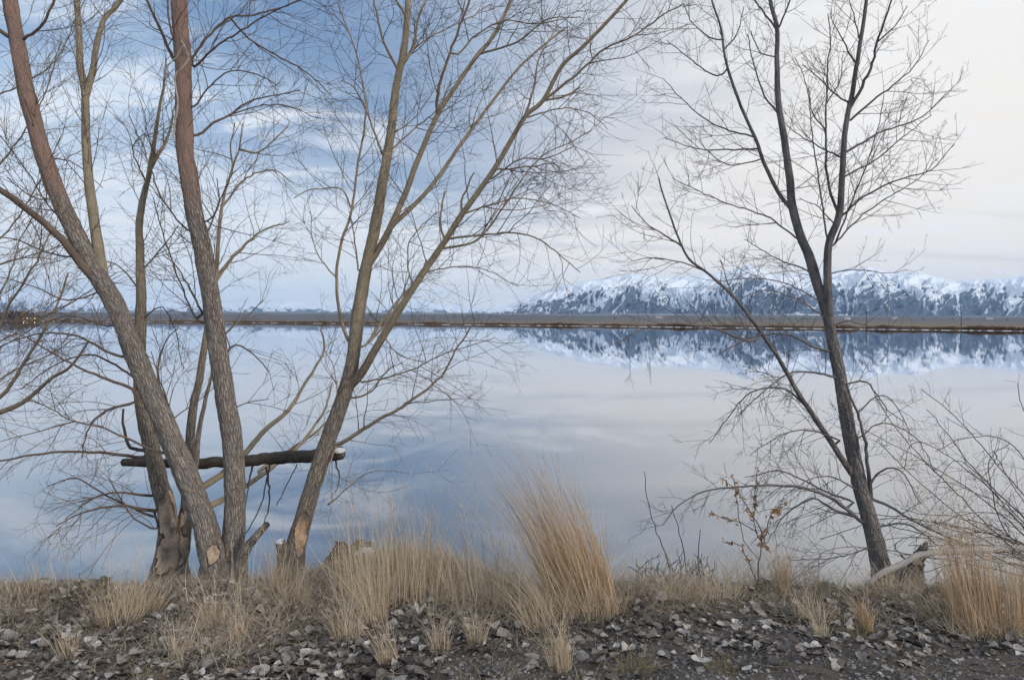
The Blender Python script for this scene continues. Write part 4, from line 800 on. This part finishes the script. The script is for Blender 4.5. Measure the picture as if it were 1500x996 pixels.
cover('dense_dry_grass', 'dense fine tan grass on the low mound between the golden tree and largest clump', 26000, -1.75, .25, 3.9, 5.0, .19, STRAW, .5, lambda x, y: sst((y-3.9)/.5)*np.exp(-((x+.75)/.8)**4)*(.2+fbm(x*3, y*3, 91)), (.0010, .0024))
cover('sparse_grass', 'sparse thin blades lying over the leaf litter', 60000, -3.4, 3.4, 2.5, 4.1, .085, MAT_G, 3.0, lambda x, y: .15+.85*(fbm(x*1.5, y*1.5, 62) > .5))

# ------------------------------------------------------------------ leaf litter and gravel
m, g, b, o = newmat('dead_leaf'); r_ = attr(g, 'rn', 'Fac'); cr = g.n('ShaderNodeValToRGB'); e = cr.color_ramp.elements
cs = [(0, (.045, .039, .036)), (.25, (.10, .090, .084)), (.5, (.22, .20, .185)), (.72, (.38, .36, .34)), (.9, (.60, .59, .58)), (1, (.20, .13, .085))]
while len(e) < len(cs): e.new(.5)
for i, (p_, c_) in enumerate(cs): e[i].position = p_; e[i].color = (*c_, 1)
g.put(cr.inputs[0], r_); n_ = g.noise(g.n('ShaderNodeTexCoord').outputs['Object'], 55, 5, .65)
g.put(b.inputs['Base Color'], g.mix(1., cr.outputs[0], g.mix(g.rng(n_, .3, .75), (.55, .55, .56), (1.1, 1.08, 1.05)), 'MULTIPLY')); b.inputs['Roughness'].default_value = .55; b.inputs['Specular IOR Level'].default_value = .4
bump(g, b, n_, .5, .004); LEAF = m
N = 13000; x = rng.uniform(-3.7, 3.7, N); y = 2.55+1.75*rng.random(N)**1.15
dens = .45+1.1*fbm(x*1.6, y*1.6, 70, 3)-.35; dens = dens*(1-.85*sst((3.45-y)/.4)*sst((x+.6)/1.0))*(1-.35*sst((-x-.3)/.6)*sst((3.2-y)/.3)); keep = rng.random(N) < dens; x, y = x[keep], y[keep]; N = len(x)
C = np.stack([x, y, ground(x, y)+rng.uniform(.001, .018, N)], -1); th = rng.uniform(0, 2*np.pi, N); tl = rng.normal(0, .18, N)
Dv = np.stack([np.cos(th), np.sin(th), tl], -1); Nv = np.stack([rng.normal(0, .20, N), rng.normal(0, .20, N), np.ones(N)], -1)
L = .018+.05*rng.random(N)**1.3*np.where(rng.random(N) < .25, 1.3, 1.0); Wd = L*rng.uniform(.7, 1.1, N)
V, Q, rn_ = leaf_quads(C, Dv, Nv, L, Wd, np.stack([rng.normal(.2, .5, N), rng.normal(.2, .4, N)], -1), np.clip(rng.beta(2, 2.2, N)+.12*(fbm(x*2, y*2, 71)-.5), 0, 1))
V = V+(np.stack([vnoise(V[:, 0]*90, V[:, 1]*90, 1), vnoise(V[:, 0]*90, V[:, 1]*90, 2), vnoise(V[:, 0]*60, V[:, 1]*60, 3)], -1)-.5)*np.array([.003, .003, .010])
tag(mesh_np('leaf_litter', V, Q, LEAF, attrs={'rn': ('FLOAT', rn_)}), 'grey curled dead leaves littering the bank', 'leaf litter', kind='stuff')
# gravel
ico = [(0, 0, 1), (.89, 0, .45), (.28, .85, .45), (-.72, .53, .45), (-.72, -.53, .45), (.28, -.85, .45), (.72, .53, -.45), (-.28, .85, -.45), (-.89, 0, -.45), (-.28, -.85, -.45), (.72, -.53, -.45), (0, 0, -1)]
tri = [(0, 1, 2), (0, 2, 3), (0, 3, 4), (0, 4, 5), (0, 5, 1), (1, 6, 2), (2, 7, 3), (3, 8, 4), (4, 9, 5), (5, 10, 1), (2, 6, 7), (3, 7, 8), (4, 8, 9), (5, 9, 10), (1, 10, 6), (6, 11, 7), (7, 11, 8), (8, 11, 9), (9, 11, 10), (10, 11, 6)]
N = 9000; x = rng.uniform(-2.8, 2.8, N); y = 2.5+1.2*rng.random(N)**1.4; s = rng.uniform(.003, .010, N)*np.where(rng.random(N) < .06, 1.7, 1)
ic = np.array(ico)[None]*(1+rng.normal(0, .22, (N, 12, 1)))*s[:, None, None]*np.stack([rng.uniform(.8, 1.4, N), rng.uniform(.8, 1.3, N), rng.uniform(.5, .9, N)], -1)[:, None, :]
V = ic+np.stack([x, y, ground(x, y)+s*.25], -1)[:, None, :]
GRAV = plain('gravel', (.30, .30, .31), (.09, .09, .095), 5, .8, rn=True)
tag(mesh_np('gravel', V.reshape(-1, 3), (np.array(tri)[None]+(np.arange(N)*12)[:, None, None]).reshape(-1, 3), GRAV, attrs={'rn': ('FLOAT', np.repeat(rng.random(N)**.6, 12))}, smooth=False), 'fine grey gravel between the leaves at the bottom edge', 'gravel', kind='stuff')
# fallen twigs in the litter
rnd = random.Random(77); tb = Tubes()
for j in range(320):
    a = G(rnd.uniform(-20, 1520), rnd.uniform(860, 990)); th = rnd.uniform(0, math.pi); L = rnd.uniform(.08, .45); pts = []
    for i in range(6):
        t = i/5-.5; xx, yy = a[0]+math.cos(th)*L*t, a[1]+math.sin(th)*L*t*.8; pts.append((xx+rnd.gauss(0, .004), yy+rnd.gauss(0, .004), gz(xx, yy)+.02+rnd.gauss(0, .005)))
    tb.add(pts, [rnd.uniform(.0007, .002)]*6, 5)
o = tb.build('fallen_twigs', TW_A, None); tag(o, 'thin fallen twigs scattered over the litter', 'twigs', kind='stuff')

# ------------------------------------------------------------------ across the water
def at_shore(px, back): d = float(np.interp(px, pxs, sd_))+back; return ((px-HX)/F*d, d)
WOOD = plain('pole_wood', (.06, .055, .055), (.04, .04, .04))
for px, lb in ((1408, 'thin utility pole on the far shore nearer the right edge'), (1269, 'thin utility pole on the far shore just right of the dark tree')):
    x, d = at_shore(px, -.5); pl = thing('utility_pole', lb, 'pole', (x, d, WZ), 'utility poles across the lake')
    tb = Tubes(); h = 6.7 if px > 1300 else 7.0; tb.add([(x, d, WZ-.5), (x, d, WZ+h*.5), (x, d, WZ+h), (x, d, WZ+h+.01)], [.13, .12, .10, .001], 10); tb.build('pole', WOOD, pl)
    tb = Tubes(); tb.add([(x-.7, d-.12, WZ+h-.5), (x, d-.12, WZ+h-.5), (x+.7, d-.12, WZ+h-.5)], [.06, .06, .06], 6); tb.build('crossarm', WOOD, pl)
def box(name, c, s, mat, parent):
    x, y, z = c; a, b_, h = s[0]/2, s[1]/2, s[2]
    V = [(x+i*a, y+j*b_, z+k_) for k_ in (0, h) for j in (-1, 1) for i in (-1, 1)]
    return under(mesh_np(name, V, [(0, 2, 3, 1), (4, 5, 7, 6), (0, 1, 5, 4), (2, 6, 7, 3), (0, 4, 6, 2), (1, 3, 7, 5)], mat, smooth=False), parent)
WALL = plain('barn_wall', (.50, .48, .46)); WALL2 = plain('house_wall', (.16, .13, .11)); ROOF = plain('metal_roof', (.30, .32, .35)); ROOF2 = plain('dark_roof', (.07, .06, .06))
lm, lg_, lb_, lo_ = newmat('lit_window'); lb_.inputs['Emission Color'].default_value = (1, .80, .5, 1); lb_.inputs['Emission Strength'].default_value = 4
def house(name, label, cat, px, d, z, w, dp, h, wall, roof, lit=(), group=None):
    x = (px-HX)/F*d; t = thing(name, label, cat, (x, d, z), group); box('wall', (x, d, z), (w, dp, h), wall, t)
    a, b_ = w/2+.3, dp/2+.3; z1 = z+h+.01; V = [(x-a, d-b_, z1), (x+a, d-b_, z1), (x+a, d+b_, z1), (x-a, d+b_, z1), (x-a, d, z1+h*.55), (x+a, d, z1+h*.55)]
    me = bpy.data.meshes.new('roof'); me.from_pydata(V, [], [(0, 1, 5, 4), (2, 3, 4, 5), (1, 2, 5), (3, 0, 4), (3, 2, 1, 0)]); me.materials.append(roof); o = bpy.data.objects.new('roof', me); COL.objects.link(o); under(o, t)
    for u in lit: box('window', (x+u*w/2, d-dp/2-.06, z+h*.35), (.7, .1, .7), lm, t)
    return t
house('farmhouse', 'dark farmhouse with brightly lit windows on the far shore at the left edge', 'house', 46, 745, -.2, 15, 8, 3.4, WALL2, ROOF2, (-.75, -.2, .3, .85))
house('farm_shed', 'brick-red shed on the far shore between the left trunks', 'shed', 190, 680, -.2, 12, 6, 1.8, plain('red_wall', (.24, .10, .07)), ROOF)
for px, d, w, lb, ll in ((1240, 1500, 14, 'tiny farm building with an orange lamp beside the dark tree', (.5,)), (1310, 1700, 16, 'small white farm building between the two utility poles', ()), (1448, 1750, 18, 'small white farm building right of both utility poles', ()), (965, 1600, 16, 'small white farm building under the left mountain peak', ())):
    house('farm_building', lb, 'building', px, d, float(np.interp(d, [1300, 1400, 2400], [6, 7.5, 20]))-.5, w, 9, 4, WALL, ROOF, ll, 'farm buildings in the far fields')
# bare grove at the left, seen as a dark mass, and small trees in the fields
BUSH = plain('bare_bush', (.075, .058, .05), (.04, .034, .034), 1)
def bushy(name, label, px, d, z, w, h, n, group=None, seed=0):
    r = np.random.default_rng(seed); x0 = (px-HX)/F*d; t = thing(name, label, 'trees' if w > 10 else 'tree', (x0, d, z), group)
    rr = r.random(n)**.5; th = r.uniform(0, np.pi, n); cx_ = x0+np.cos(th)*rr*w/2; cz_ = z+np.sin(th)*rr*h+r.normal(0, .2, n); cy_ = d+r.uniform(-w/4, w/4, n)
    s = r.uniform(.25, .7, n)*h*.13; c = np.stack([cx_, cy_, cz_], -1); V = (c[:, None, :]+r.normal(0, 1, (n, 4, 3))*s[:, None, None]).reshape(-1, 3)
    under(mesh_np('crown', V, np.arange(4*n).reshape(-1, 4), BUSH, smooth=False), t)
    tb = Tubes(); 
    for j in range(max(1, int(w/6))): xx = x0+r.uniform(-.35, .35)*w*(w > 10); tb.add([(xx, d, z-.3), (xx, d, z+h*.35), (xx+.2, d, z+h*.7)], [.03*h, .02*h, .008*h], 6)
    tb.build('trunk', BUSH, t); return t
bushy('bare_grove', 'dark grove of bare trees around the lit farmhouse at the left', 25, 765, -.3, 46, 10, 900, seed=1)
for i, (px, d) in enumerate(((1130, 1500), (1180, 1550), (1352, 1650), (1395, 1600), (1418, 1620), (1475, 1700), (1030, 1500), (900, 1400))):
    bushy('field_tree', ('small bare tree in the far fields, ' + ['just left of the dark tree', 'behind the dark tree', 'first right of the white building', 'just left of the right pole', 'just right of the right pole', 'nearest the right edge', 'below the sharp peak', 'leftmost below the big mountain'][i]), px, d, float(np.interp(d, [1300, 1400, 2400], [6, 7.5, 20]))-.6, 7, 4.5, 90, 'small trees in the far fields', 10+i)
